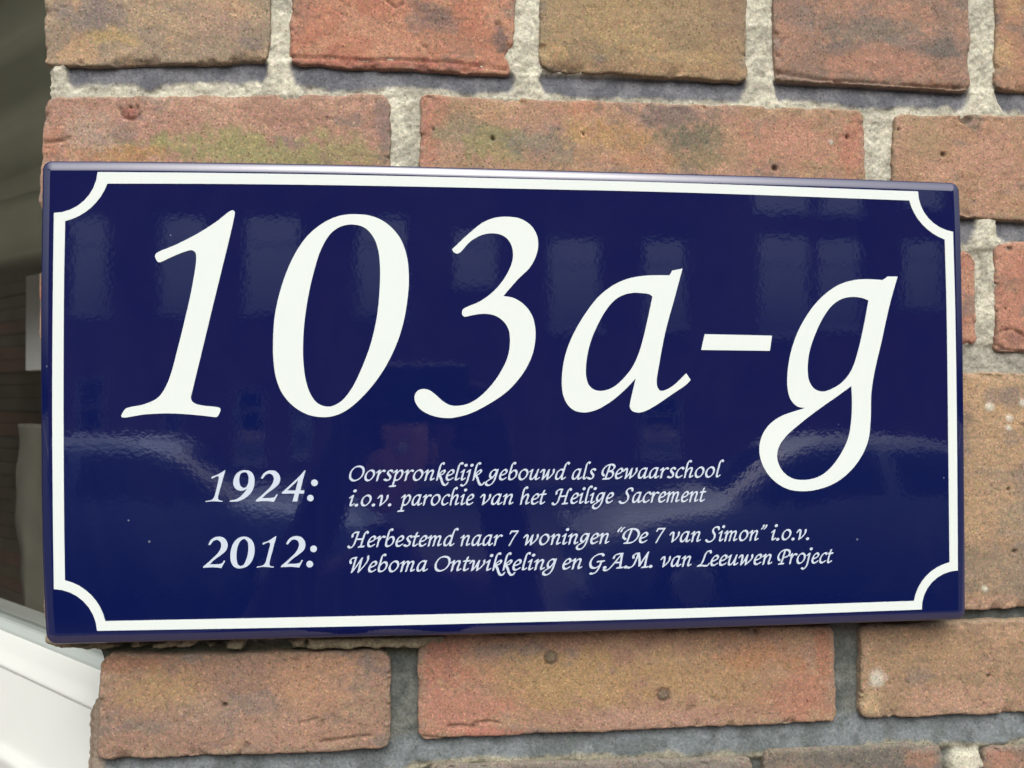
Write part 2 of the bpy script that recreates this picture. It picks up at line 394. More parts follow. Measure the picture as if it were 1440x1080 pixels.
big('letter', ["808,80! 760,260 700,480 660,690 645,790 650,830 668,852 700,848 750,820 832,742! 860,785! 830,815 750,870 640,945 580,978 530,991 490,980 475,955 478,925 512,775! 440,850 350,925 260,975 190,990 130,980 85,945 55,885 45,810 52,700 75,600 120,490 190,370 280,255 370,185 460,145 560,126 650,122 725,122! 737,105! 742,93!",
     "618,258! 600,243 560,236 500,233 440,245 385,275 330,335 280,420 235,520 208,620 197,720 202,780 220,822 255,848 310,852 370,830 430,780 490,705 530,620 560,520 590,390"], (780, 360), 4.5, label='white letter a')
big('dash', ["68,327! 378,334! 368,404! 52,400!"], (970, 370), 3.274, label='white dash')
big('letter', ["956,62! 920,190 880,370 850,500 835,600 832,720 822,810 795,880 745,950 680,1005 610,1036 530,1050 450,1040 385,1000 340,940 320,870 330,800 365,745 420,705 530,667! 495,660 465,630 450,580 450,500 465,410 500,310 560,210 620,145 690,98 760,78 820,74 888,78! 897,72! 910,62!",
     "822,172! 790,160 750,156 705,163 660,190 620,240 580,320 550,410 542,490 550,545 575,580 610,591 655,578 705,545 745,490 775,400 800,290",
     "743,566! 746,640 743,720 730,800 700,870 650,940 600,980 530,998 470,990 425,955 402,900 408,850 440,800 500,745 600,668 680,612"], (970, 370), 3.274, label='white letter g')
def dot(cx, cy, r, n=10): return ' '.join('%.1f,%.1f' % (cx + r * math.cos(2 * math.pi * k / n), cy + r * math.sin(2 * math.pi * k / n)) for k in range(n))
two = "88,780! 110,740 150,712 190,706 230,715 260,745 272,785 258,835 215,875 140,930 100,970! 200,965 222,955 235,932! 248,936! 212,1004! 130,997 38,1002! 40,990! 120,920 180,860 205,815 210,780 195,748 165,737 140,745 103,787!"
def shift(s, dx, dy, kx=1.0, ky=1.0, o=(0, 0)):
    r = []
    for tok in s.split():
        c = '!' if tok.endswith('!') else ''; a, b = tok.rstrip('!').split(',')
        r.append('%.1f,%.1f%s' % ((float(a) - o[0]) * kx + o[0] + dx, (float(b) - o[1]) * ky + o[1] + dy, c))
    return ' '.join(r)
def year(loopsets, label):
    all_ = []
    for s in loopsets: all_.append(at_many(outline(s, (280, 650), 6.75, 5)))
    raised('year', all_, M_PRINT, sign, 0.00012, label=label)
year(["250,75! 215,200 180,345 190,358 225,368! 220,376! 140,370 60,376! 65,367! 110,360 135,345 150,310 175,210 187,150 185,135 170,133 125,156! 115,147! 120,138! 180,115 245,76!",
      "440,75 480,83 510,110 525,150 525,210 510,260 480,305 430,345 370,370 300,375! 288,370! 295,363! 350,352 400,320 458,250! 420,268 390,270 350,255 328,220 325,180 338,135 365,100 400,80",
      "430,95 400,105 385,135 383,190 395,225 420,243 440,240 460,215 470,170 465,120 450,100",
      shift("88,780! 110,740 150,712 190,706 230,715 260,745 272,785 258,835 215,875 140,930 100,970! 200,965 222,955 235,932! 248,936! 212,1004! 130,997 38,1002! 40,990! 120,920 180,860 205,815 210,780 195,748 165,737 140,745 103,787!", 499, -629),
      "1012,75! 990,150 962,266! 1000,267! 994,298! 948,297! 932,372! 886,373! 908,297! 790,298! 785,288! 860,220 940,145 1000,80!",
      "940,170! 836,268! 915,268!", dot(1095, 195, 32), dot(1056, 340, 31)], 'white printed year 1924')
year([two, "430,706 480,722 515,765 527,820 522,880 500,940 460,985 410,1005 370,1007 330,990 303,945 297,890 303,830 325,770 370,722",
      "430,728 395,745 370,790 357,850 357,920 367,965 390,985 420,975 445,930 463,870 468,810 460,755",
      "735,703! 700,830 668,970 680,985 712,990! 705,1000! 620,993 545,1000! 548,992! 600,980 622,965 640,920 665,820 675,775 668,762 650,762 610,782! 601,775! 606,765! 660,745 722,704!",
      shift(two, 738, -5), dot(1087, 822, 32), dot(1050, 967, 32)], 'white printed year 2012')

# ---- the small chancery italic lines: every letter is drawn with a broad-edged pen
ARCH = "M.15,.45 .33,.80 .52,.93 .63,.82 .60,.5 .57,.2 .62,.05 .80,.15"
SER = "M-.01,.77 .15,.94"
ASC = "M.43,1.50 .36,1.60 .26,1.57 .18,1.38 .14,.9 "
GL = {
 'o': (.86, ["M.38,.96 .14,.76 .06,.4 .19,.08 .40,.03 .65,.28 .72,.64 .58,.9 .38,.96"]),
 'n': (.90, [SER, "M.17,.94 .14,.02", ARCH]),
 'm': (1.28, [SER, "M.17,.94 .14,.02", "M.15,.48 .33,.82 .49,.93 .57,.82 .53,.03", "M.54,.48 .71,.82 .88,.93 .98,.82 .95,.45 .92,.2 .97,.05 1.15,.15"]),
 'i': (.42, [SER, "M.18,.94 .13,.35 .13,.1 .21,.04 .37,.16", "M.235,1.37 .26,1.40"]),
 'j': (.42, [SER, "M.19,.94 .16,.3 .11,-.2 -.02,-.45 -.16,-.52 -.32,-.44", "M.235,1.37 .26,1.40"]),
 'l': (.42, [ASC + ".11,.3 .13,.09 .21,.04 .37,.16"]),
 'h': (.90, [ASC + ".14,.02", ARCH]),
 'b': (.84, [ASC + ".11,.32 .18,.08 .36,.03 .62,.24 .70,.6 .58,.86 .40,.88 .16,.58"]),
 'd': (.90, ["M.60,.86 .42,.96 .16,.76 .06,.35 .14,.07 .30,.05 .48,.28 .60,.6", "M.98,1.48 .88,1.60 .76,1.52 .67,1.2 .62,.7 .58,.25 .62,.05 .70,.04 .86,.17"]),
 'a': (.88, ["M.64,.87 .44,.96 .17,.77 .06,.36 .14,.07 .30,.05 .50,.34 .62,.72", "M.65,.95 .58,.3 .60,.06 .69,.04 .85,.17"]),
 'u': (.90, [SER, "M.17,.94 .11,.4 .14,.10 .28,.04 .48,.3 .61,.68", "M.65,.94 .59,.3 .61,.06 .70,.04 .86,.17"]),
 'c': (.64, ["M.60,.83 .47,.96 .22,.82 .06,.42 .14,.09 .32,.03 .56,.19"]),
 'e': (.66, ["M.09,.43 .34,.50 .54,.68 .52,.88 .37,.96 .15,.74 .06,.37 .16,.07 .34,.03 .58,.19"]),
 'r': (.64, [SER, "M.17,.94 .14,.02", "M.15,.46 .32,.80 .48,.94 .63,.86"]),
 's': (.60, ["M.54,.84 .42,.95 .24,.90 .18,.73 .30,.54 .45,.36 .43,.12 .24,.03 .02,.12"]),
 't': (.48, ["M.23,1.25 .16,.85 .11,.3 .14,.07 .24,.04 .42,.17", "M-.03,.90 .42,.93"]),
 'v': (.80, ["M-.04,.72 .08,.93 .20,.88 .24,.55 .24,.03", "M.24,.03 .50,.30 .68,.66 .66,.94"]),
 'w': (1.20, ["M-.04,.72 .08,.93 .20,.88 .23,.55 .22,.03", "M.22,.03 .45,.4 .62,.92", "M.62,.92 .60,.5 .62,.03", "M.62,.03 .88,.32 1.06,.68 1.02,.95"]),
 'p': (.86, ["M-.01,.75 .17,.95", "M.21,.95 .13,-.50", "M-.10,-.52 .34,-.50", "M.17,.46 .36,.82 .54,.95 .70,.78 .68,.42 .48,.08 .28,.03 .15,.12"]),
 'g': (.82, ["M.58,.88 .40,.96 .17,.80 .08,.50 .15,.26 .30,.25 .48,.48 .58,.78", "M.65,.96 .59,.35 .52,-.08 .36,-.38 .12,-.50 -.10,-.40 -.13,-.20 .04,-.02 .34,.20"]),
 'k': (.74, [ASC + ".13,.02", "M.14,.44 .36,.78 .54,.93 .63,.80 .48,.56 .22,.47", "M.24,.47 .44,.16 .62,-.22 .82,-.44 .98,-.42 1.06,-.24"]),
 '.': (.36, ["M.10,.05 .13,.08"]),
 '7': (.82, ["M.08,1.08 .14,1.30", "M.13,1.30 .72,1.30", "M.72,1.30 .44,.70 .20,.0"]),
 'O': (1.22, ["M.64,1.34 .28,1.18 .08,.68 .20,.18 .52,.02 .92,.22 1.12,.72 1.00,1.18 .64,1.34"]),
 'S': (.98, ["M.92,1.12 .86,1.32 .66,1.37 .42,1.20 .42,.95 .62,.64 .64,.28 .42,.02 .12,-.02 -.08,.14"]),
 'H': (1.28, ["M.00,.92 -.02,1.16 .16,1.33 .44,1.34", "M.42,1.34 .32,.62 .24,.18 .08,-.04 -.10,-.04 -.20,.08", "M.32,.70 .92,.72", "M1.22,1.26 1.12,1.40 1.00,1.30 .92,.9 .84,.03", "M.68,.0 1.10,.03"]),
 'W': (1.48, ["M.06,.82 -.04,1.06 .10,1.28 .40,1.33", "M.38,1.33 .32,.6 .28,.0", "M.28,.0 .58,.60 .86,1.28", "M.86,1.28 .82,.6 .80,.0", "M.80,.0 1.14,.55 1.36,1.1 1.32,1.46"]),
 'B': (1.0, ["M.12,.30 -.06,.50 -.02,.98 .30,1.30 .66,1.34 .88,1.14 .74,.82 .44,.72", "M.44,.72 .78,.66 .88,.36 .66,.06 .10,.0", "M.46,1.30 .28,.02"]),
 'P': (.92, ["M.12,.34 -.06,.54 -.02,1.0 .28,1.30 .66,1.34 .92,1.14 .84,.78 .44,.60", "M.46,1.30 .30,.02", "M.10,.0 .52,.03"]),
 'D': (1.14, ["M.14,.36 -.06,.56 -.02,1.02 .36,1.32 .82,1.26 1.08,.9 1.02,.44 .70,.06 .12,.0", "M.46,1.28 .30,.03"]),
 'G': (1.08, ["M.98,1.18 .86,1.33 .56,1.32 .22,1.04 .08,.58 .22,.14 .50,.03 .80,.22", "M.92,.66 .82,.05 .66,-.36 .38,-.50 .26,-.44", "M.62,.64 1.10,.68"]),
 'A': (1.12, ["M.22,.92 .26,1.16 .50,1.31 .82,1.34", "M.80,1.32 .52,.80 .24,.24 .00,-.12 -.22,-.22 -.36,-.12", "M.80,1.34 .84,.6 .86,.03", "M.38,.50 .84,.52", "M.66,.0 1.08,.03"]),
 'M': (1.42, ["M.14,.90 .08,1.10 .22,1.28 .46,1.34", "M.44,1.34 .34,.60 .20,.14 -.06,-.02 -.14,.04", "M.46,1.34 .64,.66 .72,.14", "M.72,.14 .94,.78 1.18,1.40", "M1.16,1.36 1.14,.6 1.16,.03", "M.96,.0 1.38,.03"]),
 'L': (.96, ["M.90,1.22 .82,1.40 .62,1.38 .46,1.12 .38,.60 .26,.18 .0,.0", "M.0,.0 .40,.03 .78,.0 .92,.20"]),
 '“': (.58, ["M.08,1.12 .12,1.30 .24,1.46", "M.32,1.12 .36,1.30 .48,1.46"]),
 '”': (.50, ["M.14,1.44 .17,1.32 .04,1.12", "M.38,1.44 .41,1.32 .28,1.12"]),
}
NA, NB, NANG = 0.108, 0.045, math.radians(40)
GS = 0.028
def trace(f, x0, y0, st):
    """zero contours of a field sampled on a grid, as closed loops"""
    ny, nx = f.shape; seg = {}
    def pt(k):
        (i, j, d) = k
        a = f[j, i]; b = f[j, i + 1] if d == 0 else f[j + 1, i]
        t = a / (a - b)
        return (x0 + st * (i + (t if d == 0 else 0)), y0 + st * (j + (t if d == 1 else 0)))
    for j in range(ny - 1):
        for i in range(nx - 1):
            c = (f[j, i] > 0) | (f[j, i + 1] > 0) << 1 | (f[j + 1, i + 1] > 0) << 2 | (f[j + 1, i] > 0) << 3
            if c in (0, 15): continue
            Bo, Ri, To, Le = (i, j, 0), (i + 1, j, 1), (i, j + 1, 0), (i, j, 1)
            # inside on the left of every segment
            tab = {1: [(Bo, Le)], 2: [(Ri, Bo)], 3: [(Ri, Le)], 4: [(To, Ri)], 5: [(Bo, Le), (To, Ri)], 6: [(To, Bo)], 7: [(To, Le)],
                   8: [(Le, To)], 9: [(Bo, To)], 10: [(Ri, Bo), (Le, To)], 11: [(Ri, To)], 12: [(Le, Ri)], 13: [(Bo, Ri)], 14: [(Le, Bo)]}
            for a, b in tab[int(c)]: seg[a] = b
    loops = []
    while seg:
        s, e = seg.popitem(); L_ = [s]
        while e != s and e in seg: L_.append(e); e = seg.pop(e)
        if len(L_) > 7: loops.append(np.array([pt(k) for k in L_]))
    return loops
def glyph(ch):
    adv, strokes = GL[ch]; cs = []
    for s in strokes:
        P = [tuple(map(float, q.split(','))) for q in s[1:].split()]
        P = np.array(P); closed = np.allclose(P[0], P[-1]) and len(P) > 3
        if len(P) == 2: D = np.linspace(P[0], P[1], max(3, int(np.linalg.norm(P[1] - P[0]) / .03)))
        else: D = catmull(P[:-1] if closed else P, closed, 10)
        D = D + np.array([0.19, 0]) * D[:, 1:2]
        cs.append((D, ch in '.' or (ch in 'ij' and P[0][1] > 1.2)))
    allp = np.concatenate([c for c, _ in cs]); x0, y0 = allp.min(0) - .25; x1, y1 = allp.max(0) + .25
    gx = np.arange(x0, x1, GS); gy = np.arange(y0, y1, GS)
    X, Y = np.meshgrid(gx, gy); f = np.full(X.shape, -9.0)
    ca, sa = math.cos(NANG), math.sin(NANG)
    for D, isdot in cs:
        a_, b_ = (.135, .12) if isdot else (NA, NB)
        for p in D:
            dx, dy = X - p[0], Y - p[1]
            u = (dx * ca + dy * sa) / a_; v = (-dx * sa + dy * ca) / b_
            f = np.maximum(f, 1 - np.sqrt(u * u + v * v))
    f[0, :] = f[-1, :] = -1; f[:, 0] = f[:, -1] = -1
    return adv, trace(f, x0, y0, GS)
CACHE = {}
def by_letter(ls): return ls
def text_line(words, base, xh, label):
    """words: (text, px left, px right); base: the baseline's spots in the photo"""
    B = at_many(base); bx, bz = B[:, 0], B[:, 1]
    loops = []
    for txt, xl, xr in words:
        by = float(np.interp(xl, [b[0] for b in base], [b[1] for b in base]))
        wl = at(xl, by)[0]; wr = at(xr, by)[0]
        cur = 0; raw = []
        for ch in txt:
            if ch not in CACHE: CACHE[ch] = glyph(ch)
            adv, ls = CACHE[ch]
            for l in ls: raw.append(l + np.array([cur, 0]))
            cur += adv + .07
        A = np.concatenate(raw); mn, mx = A[:, 0].min(), A[:, 0].max()
        k = (wr - wl) / (mx - mn)
        for l in raw:
            q = np.empty_like(l); q[:, 0] = wl + (l[:, 0] - mn) * k
            q[:, 1] = np.interp(q[:, 0], bx, bz) + l[:, 1] * xh
            loops.append(q)
    keep_ = [l for l in loops if abs(area(l)) > 1e-9]
    return raised('text_line', by_letter(keep_), M_PRINT, sign, .0001, FACE, .00003, label=label)
XH = 0.00505
text_line([('Oorspronkelijk', 490.8, 682), ('gebouwd', 681.7, 801.8), ('als', 803.9, 838.6), ('Bewaarschool', 845.7, 1018.3)],
          [(480, 676.3), (800, 674.2), (1015, 670.8)], XH, 'first line of small white italic text')
text_line([('i.o.v.', 491.1, 550.5), ('parochie', 558.6, 667), ('van', 675, 722), ('het', 731, 768.9), ('Heilige', 775.4, 863.5), ('Sacrement', 869.7, 993.4)],
          [(480, 711.6), (750, 709.0), (990, 705.2)], XH, 'second line of small white italic text')
text_line([('Herbestemd', 488.2, 645.2), ('naar', 647.4, 707.4), ('7', 715, 729.9), ('woningen', 735.8, 856.9), ('“De', 867.8, 911.9), ('7', 921.3, 936.3), ('van', 941.3, 985.6), ('Simon”', 991.3, 1079.2), ('i.o.v.', 1084.4, 1137.9)],
          [(480, 769.3), (750, 766.3), (1130, 758.6)], XH, 'third line of small white italic text')
text_line([('Weboma', 491.1, 601.7), ('Ontwikkeling', 610.9, 783.3), ('en', 790.6, 818.8), ('G.A.M.', 828.5, 917.5), ('van', 928.8, 972.5), ('Leeuwen', 979.8, 1085.8), ('Project', 1093, 1172.2)],
          [(480, 804.8), (750, 801.4), (1100, 793.0), (1165, 791.4)], XH, 'fourth line of small white italic text')

# ------------------------------------------------------------------ the brick wall
wall = empty('brick_wall', label='weathered red and tan brick wall with pale and grey mortar behind the blue sign', category='wall')
KB = 0.86                                    # photo value -> base colour
def L3(t):
    c = np.array(lin(*t, k=KB)); g = c @ np.array([.3, .5, .2]); return (g + (c - g) * .86) * np.array([.92, .975, .95]) * .82
WX = lambda px, py: at(px, py, 0.0)
# name: corners (TL, TR, BR, BL) as spots on the wall face; colours; extra colour patches; face offset (m)
BR = [
 # top course
 dict(q=[(62, -58), (384, -62), (376, 87), (60, 93)], c=[(176, 146, 116), (158, 134, 112), (190, 150, 112)], p=[(140, 20, 60, 25, (140, 122, 116), .7), (150, 50, 40, 12, (196, 160, 100), .6), (300, 30, 50, 30, (178, 140, 118), .5)]),
 dict(q=[(412, -62), (728, -62), (722, 105), (407, 90)], c=[(192, 128, 100), (184, 118, 92), (196, 140, 110)], p=[(605, 15, 35, 16, (124, 100, 92), .8), (705, 50, 12, 30, (112, 94, 90), .85), (640, 60, 40, 18, (150, 112, 92), .5), (560, 90, 160, 8, (170, 92, 76), .7), (425, 10, 20, 30, (150, 110, 95), .5)], chip=[(722, 78, 11)], crease=[[(408, 79), (470, 80), (520, 84), (560, 82), (640, 87), (712, 97)], [(545, 0), (556, 10), (566, 4)], [(697, 35), (703, 30), (705, 38)]]),
 dict(q=[(762, -62), (1050, -60), (1052, 114), (759, 98)], c=[(166, 136, 100), (158, 130, 98), (178, 144, 102)], p=[(1030, 30, 30, 60, (146, 116, 96), .6), (900, 96, 150, 10, (160, 120, 88), .5), (860, 30, 50, 40, (172, 140, 96), .5)]),
 dict(q=[(1085, -60), (1360, -58), (1366, 129), (1090, 112)], c=[(164, 124, 104), (150, 118, 102), (176, 128, 104)], p=[(1220, 45, 70, 20, (130, 116, 104), .75), (1320, 70, 30, 20, (110, 102, 96), .8), (1180, 68, 30, 12, (118, 106, 98), .7), (1240, 90, 90, 22, (178, 124, 102), .6), (1180, 30, 60, 12, (124, 108, 98), .5), (1300, 122, 50, 6, (150, 96, 66), .7)], crease=[[(1095, 103), (1150, 112), (1230, 117), (1300, 122), (1360, 124)]]),
 dict(q=[(1402, -60), (1700, -60), (1700, 140), (1400, 126)], c=[(176, 128, 100), (166, 122, 98), (190, 146, 104)], p=[(1410, 80, 20, 30, (196, 160, 110), .5)]),
 # second course
 dict(q=[(62, 134), (548, 131), (552, 300), (52, 300)], c=[(180, 134, 114), (172, 128, 108), (190, 146, 122)], p=[(330, 208, 150, 24, (160, 146, 98), .95), (480, 214, 80, 26, (160, 144, 98), .8), (180, 216, 70, 12, (188, 134, 86), .7), (130, 182, 36, 26, (182, 150, 130), .8), (540, 180, 14, 50, (134, 110, 108), .7), (70, 200, 20, 30, (190, 122, 92), .6), (183, 158, 12, 10, (158, 96, 82), .9)], pit=[(183, 150, 2)], crease=[[(168, 152), (174, 164), (186, 168), (196, 160), (192, 148)], [(62, 200), (84, 198), (96, 193)]]),
 dict(q=[(591, 133), (1214, 154), (1222, 320), (590, 300)], c=[(180, 136, 112), (172, 134, 104), (184, 142, 108)], p=[(602, 170, 26, 60, (188, 124, 102), .9), (660, 190, 50, 30, (148, 130, 104), .85), (700, 205, 60, 25, (150, 140, 88), .6), (760, 205, 60, 22, (134, 124, 110), .7), (820, 150, 40, 20, (190, 130, 100), .8), (860, 190, 60, 25, (188, 142, 92), .8), (940, 165, 60, 18, (134, 112, 104), .9), (985, 195, 55, 26, (122, 112, 92), .95), (985, 222, 50, 16, (140, 122, 90), .7), (1100, 200, 90, 40, (186, 132, 108), .9), (1200, 200, 24, 50, (188, 122, 98), .8), (890, 225, 50, 12, (190, 134, 96), .6)], pit=[(693, 195, 3.5), (1191, 193, 3), (1089, 237, 4), (609, 182, 2), (820, 188, 2)], pale=[(1168, 200, 4)]),
 dict(q=[(1257, 160), (1760, 168), (1760, 330), (1253, 300)], c=[(178, 134, 104), (172, 134, 104), (188, 140, 114)], p=[(1370, 172, 14, 16, (128, 112, 98), .8), (1400, 230, 40, 50, (184, 136, 114), .7), (1300, 190, 40, 30, (170, 138, 104), .6)], pit=[(1326, 217, 4), (1356, 168, 8), (1263, 182, 2)]),
 # third course, right of the sign
 dict(q=[(1180, 352), (1370, 354), (1378, 486), (1180, 486)], c=[(190, 130, 106), (180, 120, 98), (196, 140, 112)], p=[(1366, 482, 14, 8, (176, 104, 82), .7)]),
 dict(q=[(1400, 340), (1590, 340), (1590, 492), (1400, 494)], c=[(188, 126, 102), (178, 118, 96), (196, 136, 110)], p=[(1420, 400, 20, 14, (150, 118, 98), .6), (1424, 476, 20, 12, (140, 96, 86), .7)], pit=[(1420, 350, 3), (1402, 438, 2.5), (1414, 434, 2)], crease=[[(1399, 472), (1408, 465), (1424, 463), (1438, 470), (1450, 480)], [(1400, 482), (1412, 491), (1440, 494)]]),
 # tall block right of the sign
 dict(q=[(1150, 522), (1610, 526), (1610, 846), (1150, 868)], c=[(180, 144, 110), (172, 136, 106), (188, 150, 112)], p=[(1420, 800, 90, 60, (146, 124, 104), .8), (1390, 700, 40, 60, (182, 146, 110), .5), (1400, 850, 60, 14, (184, 140, 116), .7), (1430, 740, 30, 40, (150, 130, 110), .6)], pit=[(1418, 688, 2.5), (1425, 775, 3)], pale=[(1390, 572, 7), (1418, 588, 5), (1417, 602, 5), (1436, 566, 5), (1384, 828, 5)]),
 # courses behind the sign whose ends peep out at its left edge
 dict(q=[(53, 372), (300, 376), (300, 500), (52, 492)], c=[(176, 132, 106), (168, 126, 100), (180, 140, 112)], p=[(52, 415, 10, 14, (190, 108, 80), .7)], y=0.002),
 dict(q=[(60, 530), (300, 530), (300, 690), (59, 690)], c=[(170, 140, 114), (160, 130, 108), (180, 146, 120)], p=[]),
 dict(q=[(59, 722), (300, 722), (300, 880), (62, 880)], c=[(170, 140, 114), (160, 130, 108), (180, 146, 120)], p=[]),
 # course under the sign
 dict(q=[(141, 921), (548, 914), (550, 1052), (134, 1070)], c=[(168, 130, 108), (164, 126, 106), (178, 142, 114)], p=[(230, 965, 60, 30, (176, 138, 96), .7), (440, 960, 70, 50, (186, 136, 104), .7), (330, 1010, 90, 30, (160, 130, 114), .5), (180, 930, 60, 14, (168, 112, 84), .6), (400, 1030, 110, 22, (184, 136, 112), .5), (300, 945, 30, 30, (160, 120, 98), .5)], pit=[(316, 991, 3)], crease=[[(421, 1016), (432, 1014), (446, 1010)], [(450, 1043), (500, 1036), (520, 1034)]]),
 dict(q=[(588, 888), (1173, 880), (1177, 1015), (589, 1041)], c=[(178, 134, 110), (172, 128, 104), (186, 146, 112)], p=[(800, 960, 150, 46, (176, 138, 92), .85), (1010, 950, 120, 40, (176, 138, 96), .7), (640, 1000, 80, 50, (186, 124, 104), .8), (620, 930, 30, 40, (172, 110, 90), .7), (690, 1032, 70, 8, (192, 116, 96), .7), (1130, 980, 50, 40, (180, 120, 96), .8), (1060, 920, 60, 26, (178, 122, 80), .6), (900, 1015, 120, 20, (184, 138, 118), .7), (1160, 930, 16, 50, (172, 112, 84), .7)], knob=[(775, 925, 9), (933, 978, 9)], pit=[(1063, 888, 5)], crease=[[(631, 1022), (645, 1021), (668, 1022)], [(668, 1017), (690, 1015), (705, 1018)], [(596, 1036), (640, 1040), (700, 1038)]]),
 dict(q=[(1212, 878), (1760, 866), (1760, 992), (1212, 1012)], c=[(176, 138, 108), (168, 134, 104), (188, 148, 114)], p=[(1350, 985, 90, 30, (186, 140, 116), .7), (1300, 920, 80, 30, (172, 136, 98), .6), (1225, 990, 16, 18, (190, 160, 118), .6), (1260, 905, 20, 20, (140, 116, 96), .5)], pale=[(1234, 955, 13)], pit=[(1392, 951, 3)]),
 # bottom course, only its top edge in the picture
 dict(q=[(108, 1110), (560, 1100), (560, 1240), (104, 1250)], c=[(160, 128, 110), (150, 122, 106), (170, 134, 110)], p=[]),
 dict(q=[(604, 1076), (1058, 1066), (1060, 1230), (600, 1240)], c=[(150, 128, 112), (140, 122, 112), (160, 130, 112)], p=[(700, 1080, 160, 14, (128, 118, 112), .7), (960, 1080, 90, 14, (128, 120, 114), .7)]),
 dict(q=[(1074, 1055), (1326, 1047), (1330, 1220), (1072, 1230)], c=[(140, 122, 108), (126, 114, 106), (160, 128, 106)], p=[(1180, 1062, 90, 18, (110, 104, 98), .8), (1300, 1068, 30, 16, (170, 124, 100), .7)]),
 dict(q=[(1386, 1052), (1800, 1036), (1800, 1200), (1388, 1220)], c=[(166, 128, 108), (150, 120, 106), (176, 134, 110)], p=[(1410, 1060, 20, 20, (180, 122, 98), .7), (1430, 1050, 40, 8, (110, 102, 96), .6)]),
]
# courses that go on outside the picture
ext = []
def world_brick(x0, x1, z0, z1, seed):
    pal = [[(176, 134, 108), (168, 128, 102), (186, 144, 112)], [(192, 124, 98), (182, 114, 90), (196, 138, 110)], [(164, 136, 102), (158, 130, 100), (176, 144, 106)], [(160, 126, 106), (146, 118, 104), (172, 130, 106)]]
    ext.append(dict(w=[(x0, z1), (x1, z1), (x1, z0), (x0, z0)], c=pal[seed % 4], p=[], coarse=1))
def course(z0, z1, xa, xb, s, lens):
    x = xa; k = s
    while x < xb:
        L_ = lens[k % len(lens)]; world_brick(x, x + L_, z0, z1, (k * 7 + s * 3) % 11); x += L_ + 0.011; k += 1
XL = WX(60, 200)[0]
def zz(px, py): return WX(px, py)[1]
zA1 = zz(900, -62)
course(zA1 + .011, zA1 + .063, XL, .95, 0, [.21, .21]); course(zA1 + .074, zA1 + .126, XL, .95, 1, [.10, .21, .21])
course(zz(900, 108) + .002, zA1, WX(1712, 0)[0], .95, 2, [.10]); course(zz(1600, 325), zz(1600, 172), WX(1772, 0)[0], .95, 3, [.21])
course(zz(1600, 492), zz(1600, 340), WX(1604, 400)[0], .95, 4, [.10]); course(zz(1610, 846), zz(1610, 526), WX(1624, 600)[0], .95, 5, [.10, .21])
course(zz(1760, 990), zz(1760, 866), WX(1774, 900)[0], .95, 6, [.21]); course(zz(1800, 1200), zz(1800, 1036), WX(1814, 1100)[0], .95, 7, [.21])
zF = zz(900, 1236)
for r in range(3): course(zF - .011 - .05 - r * .061, zF - .011 - r * .061, XL + .02, .95, 8 + r, [.21, .10] if r % 2 else [.10, .21])

